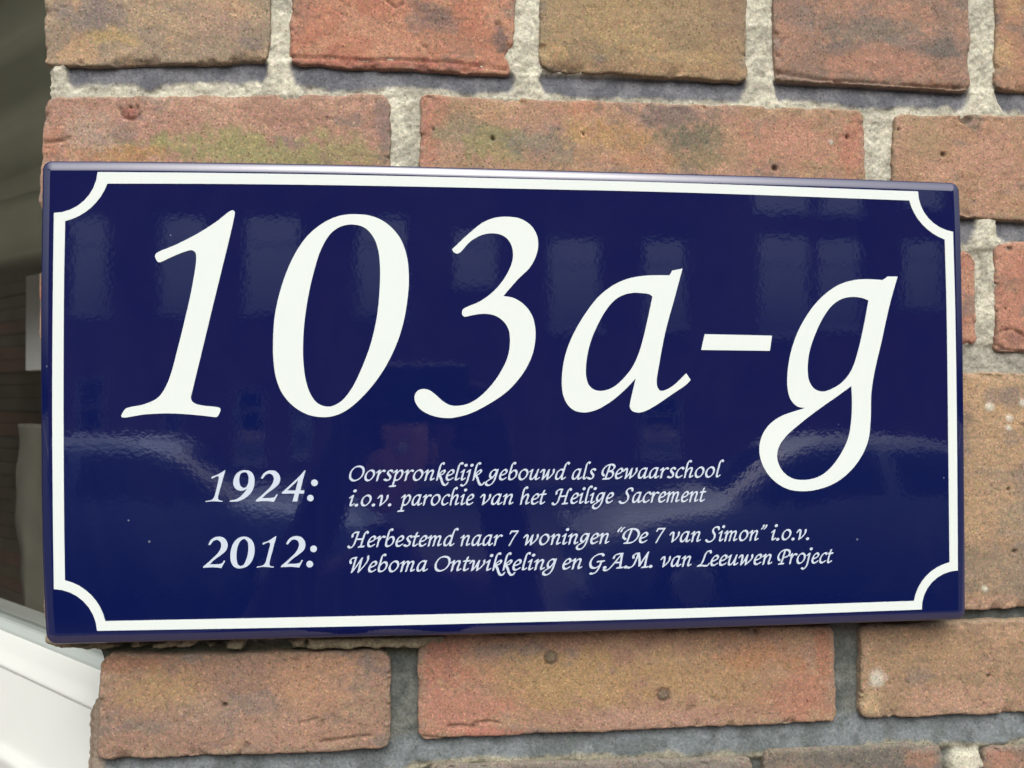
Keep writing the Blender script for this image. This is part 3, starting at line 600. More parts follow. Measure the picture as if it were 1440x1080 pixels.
RECTS = []
def build_brick(b, idx):
    if 'w' in b: Q = np.array(b['w'])
    else: Q = np.array([WX(*p) for p in b['q']])
    TL, TR, BRc, BL = Q
    W_ = np.linalg.norm(TR - TL); H_ = np.linalg.norm(BL - TL)
    coarse = b.get('coarse'); st = 0.004 if coarse else 0.0009
    nx, ny = max(6, int(W_ / st)), max(5, int(H_ / st))
    # finer rows close to the rim, for the rounded arris
    def axis(n, L_):
        e = np.array([0, .0003, .0007, .0012, .0018, .0026, .0036]) / L_
        mid = np.linspace(.0046 / L_, 1 - .0046 / L_, n)
        return np.concatenate([e, mid, 1 - e[::-1]])
    U = axis(nx, W_); Vv = axis(ny, H_)
    u, v = np.meshgrid(U, Vv)
    P = (TL[None, None] * ((1 - u) * (1 - v))[..., None] + TR[None, None] * (u * (1 - v))[..., None] + BRc[None, None] * (u * v)[..., None] + BL[None, None] * ((1 - u) * v)[..., None])
    X, Z = P[..., 0].copy(), P[..., 1].copy()
    s = idx * 3.7 + 1
    dl, dr, dt, db = u * W_, (1 - u) * W_, v * H_, (1 - v) * H_
    amp = 0.0011
    fall = lambda d: np.exp(-d / 0.006)
    def en(t, k): return (fbm(t * 60, t * 0 + k, s + k, 4) - .5) * 2.2 * amp + (fbm(t * 260, t * 0 + k, s + 9 + k, 3) - .5) * .0010
    Z += en(X, 1) * fall(dt); Z += en(X, 2) * fall(db)
    X += en(Z, 3) * fall(dl); X += en(Z, 4) * fall(dr)
    # rounded corners
    rc = 0.0032 + .0009 * (idx % 3)
    for (ca, cb, sx, sz) in ((dl, dt, 1, -1), (dr, dt, -1, -1), (dl, db, 1, 1), (dr, db, -1, 1)):
        m = np.clip(1 - ca / rc, 0, 1) * np.clip(1 - cb / rc, 0, 1)
        X += sx * m * rc * .32; Z += sz * m * rc * .32
    for (cx, cy, r) in b.get('chip', []):
        c0 = WX(cx, cy); rr = r / FPX * .45
        d = np.hypot(X - c0[0], Z - c0[1]) / rr; k = np.exp(-d * d) * .0035
        X -= k
    d = np.minimum(np.minimum(dl, dr), np.minimum(dt, db))
    r_ = 0.0017
    yy = np.where(d < r_, r_ * .65 * (1 - np.sqrt(np.clip(1 - (1 - d / r_) ** 2, 0, 1))), 0)
    g = 1 if not coarse else .4
    yy = yy + (fbm(X * 45, Z * 45, s, 4) - .5) * .0014 * g + (fbm(X * 330, Z * 330, s + 5, 3) - .5) * .00042 * g + (fbm(X * 110, Z * 150, s + 6, 3) - .5) * .0005 * g
    # worn arris: bites out of the rim
    bite = .7 * sstep(.56, .66, fbm(X * 130, Z * 130, s + 11, 4)) * np.exp(-(d / .0030) ** 2); yy += bite * .0020
    # drag lines from moulding
    yy += sstep(.62, .7, fbm(X * 22, Z * 420, s + 21, 3)) * sstep(.5, .62, fbm(X * 18, Z * 25, s + 22, 2)) * .00012
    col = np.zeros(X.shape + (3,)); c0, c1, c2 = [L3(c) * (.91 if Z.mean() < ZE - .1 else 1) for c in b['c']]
    m1 = sstep(.42, .62, fbm(X * 38, Z * 60, s + 31, 4))[..., None]; m2 = sstep(.5, .68, fbm(X * 70, Z * 90, s + 37, 4))[..., None]
    col = c0 * (1 - m1) + c1 * m1; col = col * (1 - m2 * .8) + c2 * m2 * .8
    grey = np.array(lin(112, 104, 98, k=KB)); m3 = (sstep(.60, .74, fbm(X * 55, Z * 95, s + 41, 4)) * .55)[..., None]
    col = col * (1 - m3) + grey * m3
    pxs = 0.44 / 1300.0
    wob = (fbm(X * 130, Z * 130, s + 51, 4) - .5)
    wob2 = (fbm(X * 420, Z * 420, s + 53, 2) - .5)
    for (cx, cy, rx, ry, cc, a) in b['p']:
        p0 = WX(cx, cy); dd = np.sqrt(((X - p0[0]) / (rx * pxs)) ** 2 + ((Z - p0[1]) / (ry * pxs)) ** 2)
        m = (sstep(1.35, .45, dd + wob * 1.6 + wob2 * .9) * a)[..., None]; col = col * (1 - m) + L3(cc) * m
    for (cx, cy, r) in b.get('pit', []):
        p0 = WX(cx, cy); dd = np.hypot(X - p0[0], Z - p0[1]) / (r * pxs) + wob * 1.2
        m = sstep(1.3, .5, dd); yy += m * .0018; col = col * (1 - .6 * m[..., None])
    for pl in b.get('crease', []):
        Q_ = np.array([WX(*p) for p in pl]); dm = np.full(X.shape, 9.0)
        for a_, c_ in zip(Q_[:-1], Q_[1:]):
            e_ = c_ - a_; t_ = np.clip(((X - a_[0]) * e_[0] + (Z - a_[1]) * e_[1]) / (e_ @ e_), 0, 1)
            dm = np.minimum(dm, np.hypot(X - a_[0] - t_ * e_[0], Z - a_[1] - t_ * e_[1]))
        dm = dm + np.abs(wob) * .0014 + wob2 * .0008
        m = np.exp(-(np.maximum(dm, 0) / .00075) ** 2); yy += m * .0011; col = col * (1 - .4 * m[..., None])
    for (cx, cy, r) in b.get('pale', []):
        p0 = WX(cx, cy); dd = np.hypot(X - p0[0], Z - p0[1]) / (r * pxs) + wob * 1.5
        m = sstep(1.3, .4, dd) * .75; yy -= m * .0004; col = col * (1 - m[..., None]) + L3((214, 206, 190)) * m[..., None]
    for (cx, cy, r) in b.get('knob', []):                 # small set-in pebbles / filled plug holes
        p0 = WX(cx, cy); dd = np.hypot(X - p0[0], Z - p0[1]) / (r * pxs) + wob * .5
        m = sstep(1.15, .7, dd); rg = np.exp(-((dd - 1) / .22) ** 2)
        yy += rg * .0008 - m * .0003; col = col * (1 - .8 * m[..., None]) + L3((112, 100, 84)) * .8 * m[..., None]; col = col * (1 - .45 * rg[..., None])
    # random dark specks, as in wire-cut clay
    sp = sstep(.86, .93, vnoise(X * 480, Z * 480, s + 61)) * sstep(.6, .75, vnoise(X * 60, Z * 60, s + 63)); yy += sp * .0004; col = col * (1 - .35 * sp[..., None])
    rim = np.exp(-d / .0016)[..., None] * .35                # dirt and mortar film along the arris
    col = col * (1 - rim) + L3((150, 140, 122)) * rim
    yy = yy + b.get('y', 0) + (.0012 * math.sin(idx * 2.3) if 'w' in b else .0006 * math.sin(idx * 1.7))
    ny_, nx_ = X.shape
    V = np.stack([X, yy, Z], -1).reshape(-1, 3)
    idxs = np.arange(ny_ * nx_).reshape(ny_, nx_)
    a = idxs[:-1, :-1].ravel(); bb = idxs[:-1, 1:].ravel(); c = idxs[1:, 1:].ravel(); dd_ = idxs[1:, :-1].ravel()
    faces = [np.stack([a, dd_, c, bb], 1)]
    # flanks, to the back of the brick
    rimi = np.concatenate([idxs[0, :], idxs[1:, -1], idxs[-1, -2::-1], idxs[-2:0:-1, 0]])
    back = V[rimi].copy(); back[:, 1] = 0.098; back2 = V[rimi].copy(); back2[:, 1] = .012
    n0 = len(V); nR = len(rimi)
    V = np.vstack([V, back2, back]); ar = np.arange(nR); an = (ar + 1) % nR
    faces.append(np.stack([rimi[ar], rimi[an], n0 + an, n0 + ar], 1)); faces.append(np.stack([n0 + ar, n0 + an, n0 + nR + an, n0 + nR + ar], 1))
    cols = np.vstack([col.reshape(-1, 3), col.reshape(-1, 3)[rimi], col.reshape(-1, 3)[rimi]])
    return V, np.vstack(faces), cols, (X.min(), X.max(), Z.min(), Z.max())
def np_mesh(name, V, F, cols, mat, parent, **props):
    me = bpy.data.meshes.new(name); n = len(F)
    me.vertices.add(len(V)); me.vertices.foreach_set('co', np.ascontiguousarray(V, np.float32).ravel())
    me.loops.add(n * 4); me.loops.foreach_set('vertex_index', np.ascontiguousarray(F, np.int32).ravel())
    me.polygons.add(n); me.polygons.foreach_set('loop_start', np.arange(0, 4 * n, 4, dtype=np.int32))
    try: me.polygons.foreach_set('loop_total', np.full(n, 4, np.int32))
    except Exception: pass
    me.update(calc_edges=True); me.validate()
    set_colors(me, cols)
    return link_mesh(name, me, mat, parent, True, **props)
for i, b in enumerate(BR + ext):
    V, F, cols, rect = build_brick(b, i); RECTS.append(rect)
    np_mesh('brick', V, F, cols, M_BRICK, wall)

def LM(t): return np.array(lin(*t, k=KB)) * np.array([.94, .96, .93]) * .88
# ---- mortar: one bed with real relief, recessed under each course, crumbling and proud in the upright joints
x0f, z1f = WX(48, -40); x1f, z0f = WX(1500, 1120)
gx = np.concatenate([np.arange(XL - .004, x1f, .0008), np.arange(x1f, .97, .006)])
gz = np.concatenate([np.arange(zF - .2, z0f, .006), np.arange(z0f, z1f, .0008), np.arange(z1f, zA1 + .14, .006)])
X, Z = np.meshgrid(gx, gz)
# spot of each grid point in the photo
D = np.stack([X - CAM[0], np.full(X.shape, -CAM[1]), Z - CAM[2]], -1) @ RC
PX = 720 + FPX * D[..., 0] / D[..., 1]; PY = 540 - FPX * D[..., 2] / D[..., 1]
n_lo = fbm(X * 60, Z * 60, 3, 4); n_mid = fbm(X * 180, Z * 180, 5, 4); n_hi = fbm(X * 620, Z * 620, 8, 3)
wobx = (fbm(X * 150, Z * 150, 12, 4) - .5)
depth = .0022 + (n_lo - .5) * .0016 + (n_mid - .5) * .0014 + (n_hi - .5) * .0012
pale = LM((206, 201, 184)); pale2 = LM((180, 175, 160)); grey = LM((118, 118, 124)); grey2 = LM((98, 99, 106)); dark = LM((92, 96, 94)); bed = LM((122, 128, 132))
mm = sstep(.4, .65, fbm(X * 120, Z * 120, 14, 4))[..., None]
col = pale * (1 - mm) + pale2 * mm
sand = sstep(.62, .75, fbm(X * 500, Z * 500, 15, 2))[..., None]; col = col * (1 - .22 * sand)
def ix(xs, ys): return np.interp(PX, xs, ys)
def bedjoint(top, bot, perps, thr=.62, greyc=grey, greyd=grey2, palec=pale, deep=.0040, cone=1.0):
    """v runs 0..1 from the brick above to the brick below"""
    global depth, col
    t = ix(*zip(*top)); b_ = ix(*zip(*bot)); v = (PY - t) / (b_ - t)
    inside = sstep(-.25, -.02, v) * sstep(1.3, 1.02, v)
    ip = np.zeros_like(PX)
    for (cx, wd) in perps:                              # upright joints run down over the bed joint and spread
        ip = np.maximum(ip, sstep(1.15, .75, np.abs(PX - cx - wobx * 10) / (wd * (.5 + .55 * np.clip(v, 0, 1) ** 2 * cone))))
    thr_ = thr + (fbm(X * 45, Z * 20, 22, 4) - .5) * .45 + wobx * .35
    low = sstep(thr_ - .10, thr_ + .10, v)
    sm = .0078 + (n_lo - .5) * .0016 + (n_hi - .5) * .0003
    dj = deep * (1 - .45 * np.clip(v, 0, 1)) + (n_lo - .5) * .0014 + (n_hi - .5) * .0003
    dj = dj * (1 - low) + (.0030 + (n_mid - .5) * .002 + (n_hi - .5) * .0012) * low
    dj = dj * (1 - ip) + (.0009 + (n_mid - .5) * .0014 + (n_hi - .5) * .0012) * ip
    g = greyc * (1 - mm) + greyd * mm
    lw = np.maximum(low * .92, ip)[..., None]
    cj = g * (1 - lw) + (palec * (1 - .25 * mm)) * lw
    depth = depth * (1 - inside) + dj * inside
    col = col * (1 - inside[..., None]) + cj * inside[..., None]
bedjoint([(60, 91), (380, 88), (722, 106), (1052, 114), (1366, 130), (1440, 127)], [(60, 137), (250, 127), (548, 133), (591, 133), (1214, 155), (1440, 164)], [(391, 34), (741, 36), (1070, 38), (1384, 38), (78, 30)], thr=.74)
bedjoint([(1253, 300), (1440, 313)], [(1340, 350), (1395, 344), (1440, 341)], [(1388, 30)], thr=.85)
bedjoint([(1340, 487), (1440, 493)], [(1340, 523), (1440, 525)], [], thr=-.4, palec=LM((172, 168, 156)))
lowz = sstep(868, 880, PY + wobx * 6)[..., None]
# everything below the sign is pointed in dark grey
lowm = sstep(820, 850, PY)[..., None]
dk = dark * (1 - mm) + LM((112, 114, 110)) * mm
col = col * (1 - lowm) + dk * lowm
depth = depth * (1 - lowm[..., 0]) + (.0050 + (n_lo - .5) * .0022 + (n_hi - .5) * .0006) * lowm[..., 0]
bedjoint([(134, 1070), (480, 1054), (550, 1050), (589, 1040), (650, 1044), (960, 1028), (1177, 1014), (1230, 1011), (1440, 1003)], [(134, 1108), (560, 1096), (604, 1076), (1058, 1064), (1326, 1049), (1440, 1046)], [], thr=.88, greyc=bed, greyd=LM((104, 110, 112)), palec=LM((166, 160, 140)), deep=.0046)
lump = sstep(1.2, .6, np.hypot((PX - 1360) / 26, (PY - 1075) / 24) + wobx * .8)[..., None]
col = col * (1 - lump) + pale * lump; depth = depth * (1 - lump[..., 0]) + .001 * lump[..., 0]
edge_brown = (sstep(150, 136, PX) * sstep(975, 1000, PY))[..., None] * .7
col = col * (1 - edge_brown) + LM((152, 130, 112)) * edge_brown
lip = sstep(888, 896, PY) * sstep(915, 908, PY + wobx * 9) * sstep(720, 560, PX + wobx * 160) * sstep(.30, .42, fbm(X * 90, Z * 90, 81, 3) + .25 * (PX < 140))
depth = depth * (1 - lip) + (-.0035 + (n_mid - .5) * .004 + (n_hi - .5) * .0015) * lip
col = col * (1 - lip[..., None]) + LM((150, 138, 116)) * lip[..., None]
# mossy dirt on the ledge right under the sign
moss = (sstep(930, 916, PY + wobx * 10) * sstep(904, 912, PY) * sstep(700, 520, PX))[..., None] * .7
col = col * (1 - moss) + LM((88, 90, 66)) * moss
# keep the sheet only where no brick covers it, with a ragged left end
FX = (X[:-1, :-1] + X[1:, 1:]) / 2; FZ = (Z[:-1, :-1] + Z[1:, 1:]) / 2
keep = np.ones(FX.shape, bool)
for (a, b_, c_, d_) in RECTS: keep &= ~((FX > a + .0065) & (FX < b_ - .0065) & (FZ > c_ + .0065) & (FZ < d_ - .0065))
fpx = (PX[:-1, :-1] + PX[1:, 1:]) / 2; fpy = (PY[:-1, :-1] + PY[1:, 1:]) / 2
keep &= ~((fpx > 120) & (fpx < 1290) & (fpy > 300) & (fpy < 830))
ledge = np.interp(PY, [-100, 60, 95, 115, 135, 180, 300, 360, 400, 480, 500, 560, 700, 870, 903, 909, 913, 918, 930, 985, 992, 1010, 1300],
                      [64, 62, 66, 67, 66, 62, 60, 56, 52, 51, 56, 58, 58, 60, 66, 80, 128, 131, 139, 137, 126, 118, 116])
lx_off = (fbm(Z * 300, Z * 0, 71, 4) - .5) * 8
LX = ledge + lx_off
inside_l = PX > LX
# pull grid points near the end onto it, for a clean but ragged edge
dpx = PX - LX
pull = (dpx < 0) & (dpx > -4)
Xp = np.where(pull, X - dpx * .00034, X)
fin = (inside_l | pull)
keep &= fin[:-1, :-1] & fin[1:, 1:] & fin[1:, :-1] & fin[:-1, 1:]
round_l = sstep(10, 0, dpx) * .003
Y = depth + round_l
ids = np.arange(X.size).reshape(X.shape)
a = ids[:-1, :-1][keep]; b_ = ids[:-1, 1:][keep]; c = ids[1:, 1:][keep]; d_ = ids[1:, :-1][keep]
F = np.stack([a, b_, c, d_], 1)
# side of the wall (its return towards the window): from the left-most kept point of each row
kl = fin.argmax(axis=1); li = ids[np.arange(len(kl)), kl]
V = np.stack([Xp, Y, Z], -1).reshape(-1, 3); cc = col.reshape(-1, 3)
bk = V[li].copy(); bk[:, 1] = .099; bk[:, 0] += .001
nV = len(V); V = np.vstack([V, bk]); cc = np.vstack([cc, cc[li] * .9])
k = np.arange(len(li) - 1)
F = np.vstack([F, np.stack([li[k], li[k + 1], nV + k + 1, nV + k], 1)])
used = np.unique(F); remap = -np.ones(len(V), int); remap[used] = np.arange(len(used))
np_mesh('mortar', V[used], remap[F], cc[used], M_MORTAR, wall)

# ------------------------------------------------------------------ the canted bay window left of the wall
AZ = math.radians(-43.8)
UD = np.array([math.sin(AZ), math.cos(AZ), 0.0]); ND = np.array([-math.cos(AZ), math.sin(AZ), 0.0])   # along the pane; out to the street
P0 = np.array([XL + .05, .06, 0.0])
def on_pane(px, py, out=0.0):                # spot of the photo -> (distance along the pane, height), on a plane parallel to the pane
    d = ray(px, py); q = P0 + ND * out
    t = ((q - CAM) @ ND) / (d @ ND); p = CAM + t * d
    return (p - q) @ UD, p[2]
def pane_pt(s, out, z): p = P0 + ND * out + UD * s; return (p[0], p[1], z)
def extrude(name, profile, s0, s1, mat, parent, n=1, **props):   # profile: closed list of (out, z)
    V = []; F = []; m = len(profile)
    for k in range(n + 1):
        for o_, z in profile: V.append(pane_pt(s0 + (s1 - s0) * k / n, o_, z))
    for k in range(n):
        for i in range(m): j = (i + 1) % m; F.append((k * m + i, k * m + j, (k + 1) * m + j, (k + 1) * m + i))
    F.append(tuple(range(m))[::-1]); F.append(tuple(n * m + i for i in range(m)))
    o = mesh_obj(name, V, F, mat, parent, **props)
    import bmesh
    bm = bmesh.new(); bm.from_mesh(o.data); bmesh.ops.recalc_face_normals(bm, faces=bm.faces); bm.to_mesh(o.data); bm.free()
    return o
def rounded(prof, r=.0025):                   # round off the corners of a profile
    out = []; n = len(prof); P = np.array(prof)
    for i in range(n):
        a, b, c = P[i - 1], P[i], P[(i + 1) % n]
        ra = min(r, .4 * np.linalg.norm(a - b)); rc = min(r, .4 * np.linalg.norm(c - b))
        p = b + (a - b) / np.linalg.norm(a - b) * ra; q = b + (c - b) / np.linalg.norm(c - b) * rc
        for t in (0, .33, .67, 1): out.append(tuple((1 - t) ** 2 * p + 2 * t * (1 - t) * b + t * t * q))
    return out
M_FRAME = plain('white_paint', (0.57, 0.59, 0.56), .35, bump=.0003, bscale=30, noise=.04, nscale=14)
win = empty('bay_window', label='white framed window with dark glass, angled back left of the brick wall', category='window')
zg = on_pane(0, 866, .004)[1]; z1 = on_pane(0, 884, .010)[1]; z2 = on_pane(0, 914, .024)[1]; z3 = on_pane(0, 938, .030)[1]; z4 = on_pane(0, 944, .030)[1]
z5 = on_pane(0, 1046, .046)[1]; z6 = on_pane(0, 1056, .046)[1]
S0, S1 = .0, .95
extrude('glazing_bead', rounded([(-.004, zg), (.006, zg - .001), (.010, z1 + .001), (.010, z1 - .004), (-.004, z1 - .004)], .001), S0, S1, plain('bead_seal', (.34, .38, .36), .3), win)
extrude('bottom_rail', rounded([(-.03, z1), (.008, z1), (.024, z2), (.030, z2 - .004), (.030, z3), (-.03, z3)]), S0, S1, M_FRAME, win)
extrude('sill', rounded([(-.03, z4 + .002), (.0285, z4 + .004), (.034, z4 - .008), (.044, z5), (.047, z5 - .002), (.050, z6), (.052, z6 - .05), (.060, z6 - .12), (.060, z6 - .45), (-.03, z6 - .45)]), S0, S1, M_FRAME, win)
extrude('side_stile', rounded([(-.02, zg - .02), (.014, zg - .02), (.014, zg + 1.3), (-.02, zg + 1.3)]), S1 - .0, S1 + .07, M_FRAME, win)
extrude('top_rail', rounded([(-.03, zg + .95), (.028, zg + .95), (.028, zg + 1.3), (-.03, zg + 1.3)]), S0, S1, M_FRAME, win)
gm, gn, gb = new_mat('window_glass'); gn.nodes.remove(gb)
tr_ = gn.nodes.new('ShaderNodeBsdfTransparent'); tr_.inputs[0].default_value = (.84, .85, .84, 1)
gl_ = gn.nodes.new('ShaderNodeBsdfGlossy'); gl_.inputs['Roughness'].default_value = .02
lw_ = gn.nodes.new('ShaderNodeLayerWeight'); lw_.inputs[0].default_value = .5
pw_ = gn.nodes.new('ShaderNodeMath'); pw_.operation = 'POWER'; pw_.inputs[1].default_value = 5; gn.links.new(lw_.outputs['Facing'], pw_.inputs[0])
fr_ = gn.nodes.new('ShaderNodeMath'); fr_.operation = 'MULTIPLY_ADD'; fr_.inputs[1].default_value = .96; fr_.inputs[2].default_value = .03; gn.links.new(pw_.outputs[0], fr_.inputs[0])
mx_ = gn.nodes.new('ShaderNodeMixShader')
gn.links.new(fr_.outputs[0], mx_.inputs[0]); gn.links.new(tr_.outputs[0], mx_.inputs[1]); gn.links.new(gl_.outputs[0], mx_.inputs[2])
gn.links.new(mx_.outputs[0], gn.nodes['Material Output'].inputs[0])
extrude('pane', [(0, zg - .004), (.003, zg - .004), (.003, zg + .96), (0, zg + .96)], S0, S1, gm, win)

# behind the glass: blind and cloth, and stand-ins for a mirrored brick wall
zb = on_pane(20, 386, -.035)[1]
V = []; F = []; nz = 60; zt = zb + .75
for s_ in (.035, S1):
    for k in range(nz + 1):
        z = zb + (zt - zb) * k / nz
        o_ = -.035 + .005 * math.sin((z - zb) * 2 * math.pi / .075) + .002 * math.sin((z - zb) * 190)
        V.append(pane_pt(s_, o_, z + (.006 * s_)))
for k in range(nz): F.append((k, k + 1, nz + 2 + k, nz + 1 + k))
bl_ = mesh_obj('window_blind', V, F, plain('olive_cloth', lin(98, 97, 82), .9, noise=.12, nscale=16), None, smooth=True, label='dull olive blind pulled halfway down behind the window glass', category='blind')
md = bl_.modifiers.new('thick', 'SOLIDIFY'); md.thickness = .0015
panel = empty('reflection_panel', label='dark brown panel of horizontal slats standing in for a brick wall mirrored in the glass', category='panel')  # made-up slats imitate the brick courses that the pane mirrors
zbot = zg - .25; sl = .021; cnt = int((zb + .25 - zbot) / sl)
mats = [plain('brown_slat', lin(64, 56, 46), .7, noise=.4, nscale=20), plain('red_brown_slat', lin(76, 54, 46), .7, noise=.4, nscale=20), plain('grey_brown_slat', lin(66, 62, 54), .7, noise=.4, nscale=20)]
base_me = None; rnd = random.Random(3)
for k in range(cnt):
    z = zbot + k * sl; t = rnd.uniform(.0, .004)
    extrude('slat', rounded([(-.37, z), (-.355 - t, z), (-.355 - t, z + sl * .97), (-.37, z + sl * .97)], .002), -.25, 1.3, mats[rnd.choice([0, 0, 2, 1, 2])], panel)
extrude('backing', [(-.40, zbot - .2), (-.372, zbot - .2), (-.372, zb + .9), (-.40, zb + .9)], -.25, 1.35, plain('panel_backing', (.02, .016, .012), .9), panel)
sa = on_pane(36.5, 450, -.10)[0]; za = on_pane(40, 388, -.10)[1]; zc = on_pane(40, 521, -.10)[1]
extrude('reflection_board', rounded([(-.11, zc), (-.10, zc), (-.10, za), (-.11, za)], .001), sa, sa - .06, plain('white_card', (.9, .9, .9), .6), None, label='narrow white board behind the glass, standing in for a mirrored white window', category='board')  # added in place of a white window reflected by the pane
V = []; F = []; zlo = zg - .05; zhi = on_pane(40, 596, -.09)[1]; n = 40
for k in range(n + 1):
    z = zlo + (zhi - zlo) * k / n; e = on_pane(33 + 3 * math.sin(k * .21) + 1.5 * math.sin(k * .57), 700, -.09)[0]
    for i in range(9): V.append(pane_pt(e - .12 * i / 8, -.09 + .006 * math.sin(i * 1.9 + z * 8), z))
for k in range(n):
    for i in range(8): a = k * 9 + i; F.append((a, a + 1, a + 10, a + 9))
cu = mesh_obj('curtain', V, F, plain('beige_cloth', lin(114, 110, 100), .9, noise=.2, nscale=18), None, smooth=True, label='greyish beige cloth hanging low behind the glass beside the sign', category='curtain')
md = cu.modifiers.new('thick', 'SOLIDIFY'); md.thickness = .0015

# ------------------------------------------------------------------ the street that the enamel and the glass mirror
import bmesh
def box_bm(bm, x0, x1, y0, y1, z0, z1, bev=0):
    vs = [bm.verts.new((x, y, z)) for x in (x0, x1) for y in (y0, y1) for z in (z0, z1)]
    for f in ((0, 1, 3, 2), (4, 6, 7, 5), (0, 4, 5, 1), (2, 3, 7, 6), (0, 2, 6, 4), (1, 5, 7, 3)): bm.faces.new([vs[i] for i in f])
def boxes(name, bs, mat, parent=None, bev=0, **props):
    bm = bmesh.new()
    for b in bs: box_bm(bm, *b)
    if bev: bmesh.ops.bevel(bm, geom=list(bm.edges), offset=bev, segments=2, affect='EDGES', profile=.5)
    bmesh.ops.recalc_face_normals(bm, faces=bm.faces)
    me = bpy.data.meshes.new(name); bm.to_mesh(me); bm.free()
    return link_mesh(name, me, mat, parent, False, **props)
boxes('road', [(-60, 60, -60, 3, -.3, 0)], plain('asphalt', (.06, .058, .056), .9, noise=.25, nscale=6), kind='structure')
boxes('pavement', [(-60, 60, -2.6, 2.5, 0.0, .12)], plain('paving', (.24, .19, .17), .9, noise=.2, nscale=5), kind='structure')
boxes('far_pavement', [(-60, 60, -19.9, -17, 0.0, .12)], plain('far_paving', (.26, .22, .20), .9, noise=.2, nscale=5), kind='structure')
HD = 20.0
house = empty('brick_house', label='red brick house across the street, seen only mirrored in the blue enamel', category='house')
def wrect(x0, x1, ya, yb):
    a, zt_ = mirrored(x0, ya, HD); b, zb_ = mirrored(x1, yb, HD); return a, b, zb_, zt_
wins = [(96, 152, 300, 440), (222, 292, 300, 438), (342, 424, 300, 438), (500, 572, 300, 440), (636, 700, 318, 402), (772, 846, 332, 462), (904, 968, 332, 462), (1068, 1142, 328, 472), (1152, 1214, 332, 462), (1270, 1330, 334, 430),
        (1060, 1144, 240, 297), (1156, 1216, 240, 300), (772, 846, 215, 240), (222, 292, 200, 232), (342, 424, 200, 232), (1270, 1330, 200, 290),
        (104, 148, 530, 660), (226, 254, 560, 640), (330, 372, 545, 650), (410, 436, 548, 640), (900, 960, 560, 640)]
M_HB = plain('far_brick', (.26, .12, .10), .9, noise=.35, nscale=1.2)
M_CUR = plain('net_curtain', (.74, .82, .92), .8, noise=.25, nscale=1.5)
M_HP, hn, hb = new_mat('far_pane'); hn.nodes.remove(hb)
ht = hn.nodes.new('ShaderNodeBsdfTransparent'); hg = hn.nodes.new('ShaderNodeBsdfGlossy'); hg.inputs['Roughness'].default_value = .05; hm = hn.nodes.new('ShaderNodeMixShader'); hm.inputs[0].default_value = .8
hn.links.new(ht.outputs[0], hm.inputs[1]); hn.links.new(hg.outputs[0], hm.inputs[2]); hn.links.new(hm.outputs[0], hn.nodes['Material Output'].inputs[0])
M_WF = plain('far_white_paint', (.75, .76, .75), .6)
wz = sorted([wrect(*w_) for w_ in wins])
hx0, hx1, hz1 = -18, 24, 7.6
# wall as pieces around the openings
xs = sorted({hx0, hx1} | {v for w_ in wz for v in w_[:2]}); zs = sorted({0.0, hz1} | {v for w_ in wz for v in w_[2:]})
cells = []
for a, b in zip(xs[:-1], xs[1:]):
    run = None
    for c_, d_ in zip(zs[:-1], zs[1:]):
        mx, mz = (a + b) / 2, (c_ + d_) / 2
        if any(w_[0] < mx < w_[1] and w_[2] < mz < w_[3] for w_ in wz):
            if run: cells.append((a, b, -HD - .35, -HD, run[0], run[1])); run = None
        else: run = (run[0] if run else c_, d_)
    if run: cells.append((a, b, -HD - .35, -HD, run[0], run[1]))
boxes('wall', cells, M_HB, house)
for k, (a, b, c_, d_) in enumerate(wz):
    f = .07; y0, y1 = -HD - .16, -HD - .08
    fo = boxes('window', [(a, a + f, y0, y1, c_, d_), (b - f, b, y0, y1, c_, d_), (a + f, b - f, y0, y1, c_, c_ + f), (a + f, b - f, y0, y1, d_ - f, d_), (a + f, b - f, y0 + .01, y1 - .01, c_ + (d_ - c_) * .68, c_ + (d_ - c_) * .68 + .05)], M_WF, house)
    boxes('net_curtain', [(a + f, b - f, -HD - .22, -HD - .20, c_ + f, d_ - f)], M_CUR, fo)
    boxes('pane', [(a + f, b - f, -HD - .135, -HD - .130, c_ + f, d_ - f)], M_HP, fo)
    boxes('window_sill', [(a - .05, b + .05, -HD - .1, -HD + .07, c_ - .08, c_)], M_WF, fo)
boxes('room_backing', [(hx0, hx1, -HD - .6, -HD - .5, 0, hz1)], plain('room_dark', (.05, .05, .05), .9), house)
bm = bmesh.new(); rv = [bm.verts.new(p) for p in ((hx0, -HD + .3, hz1), (hx1, -HD + .3, hz1), (hx1, -HD - 4, hz1 + 2.6), (hx0, -HD - 4, hz1 + 2.6), (hx0, -HD + .3, hz1 - .15), (hx1, -HD + .3, hz1 - .15), (hx1, -HD - 4, hz1 + 2.3), (hx0, -HD - 4, hz1 + 2.3))]
for f in ((0, 1, 2, 3), (7, 6, 5, 4), (4, 5, 1, 0), (5, 6, 2, 1), (6, 7, 3, 2), (7, 4, 0, 3)): bm.faces.new([rv[i] for i in f])
me = bpy.data.meshes.new('roof'); bm.to_mesh(me); bm.free(); link_mesh('roof', me, plain('roof_tile', (.10, .06, .05), .8, noise=.3, nscale=3), house)
boxes('neighbouring_wall', [(-3.2, -2.9, -.6, 6, 0, 6)], plain('olive_brick', (.10, .095, .065), .9, noise=.4, nscale=2.5), label='dark brick wall further left, seen only mirrored in the window glass', category='wall')

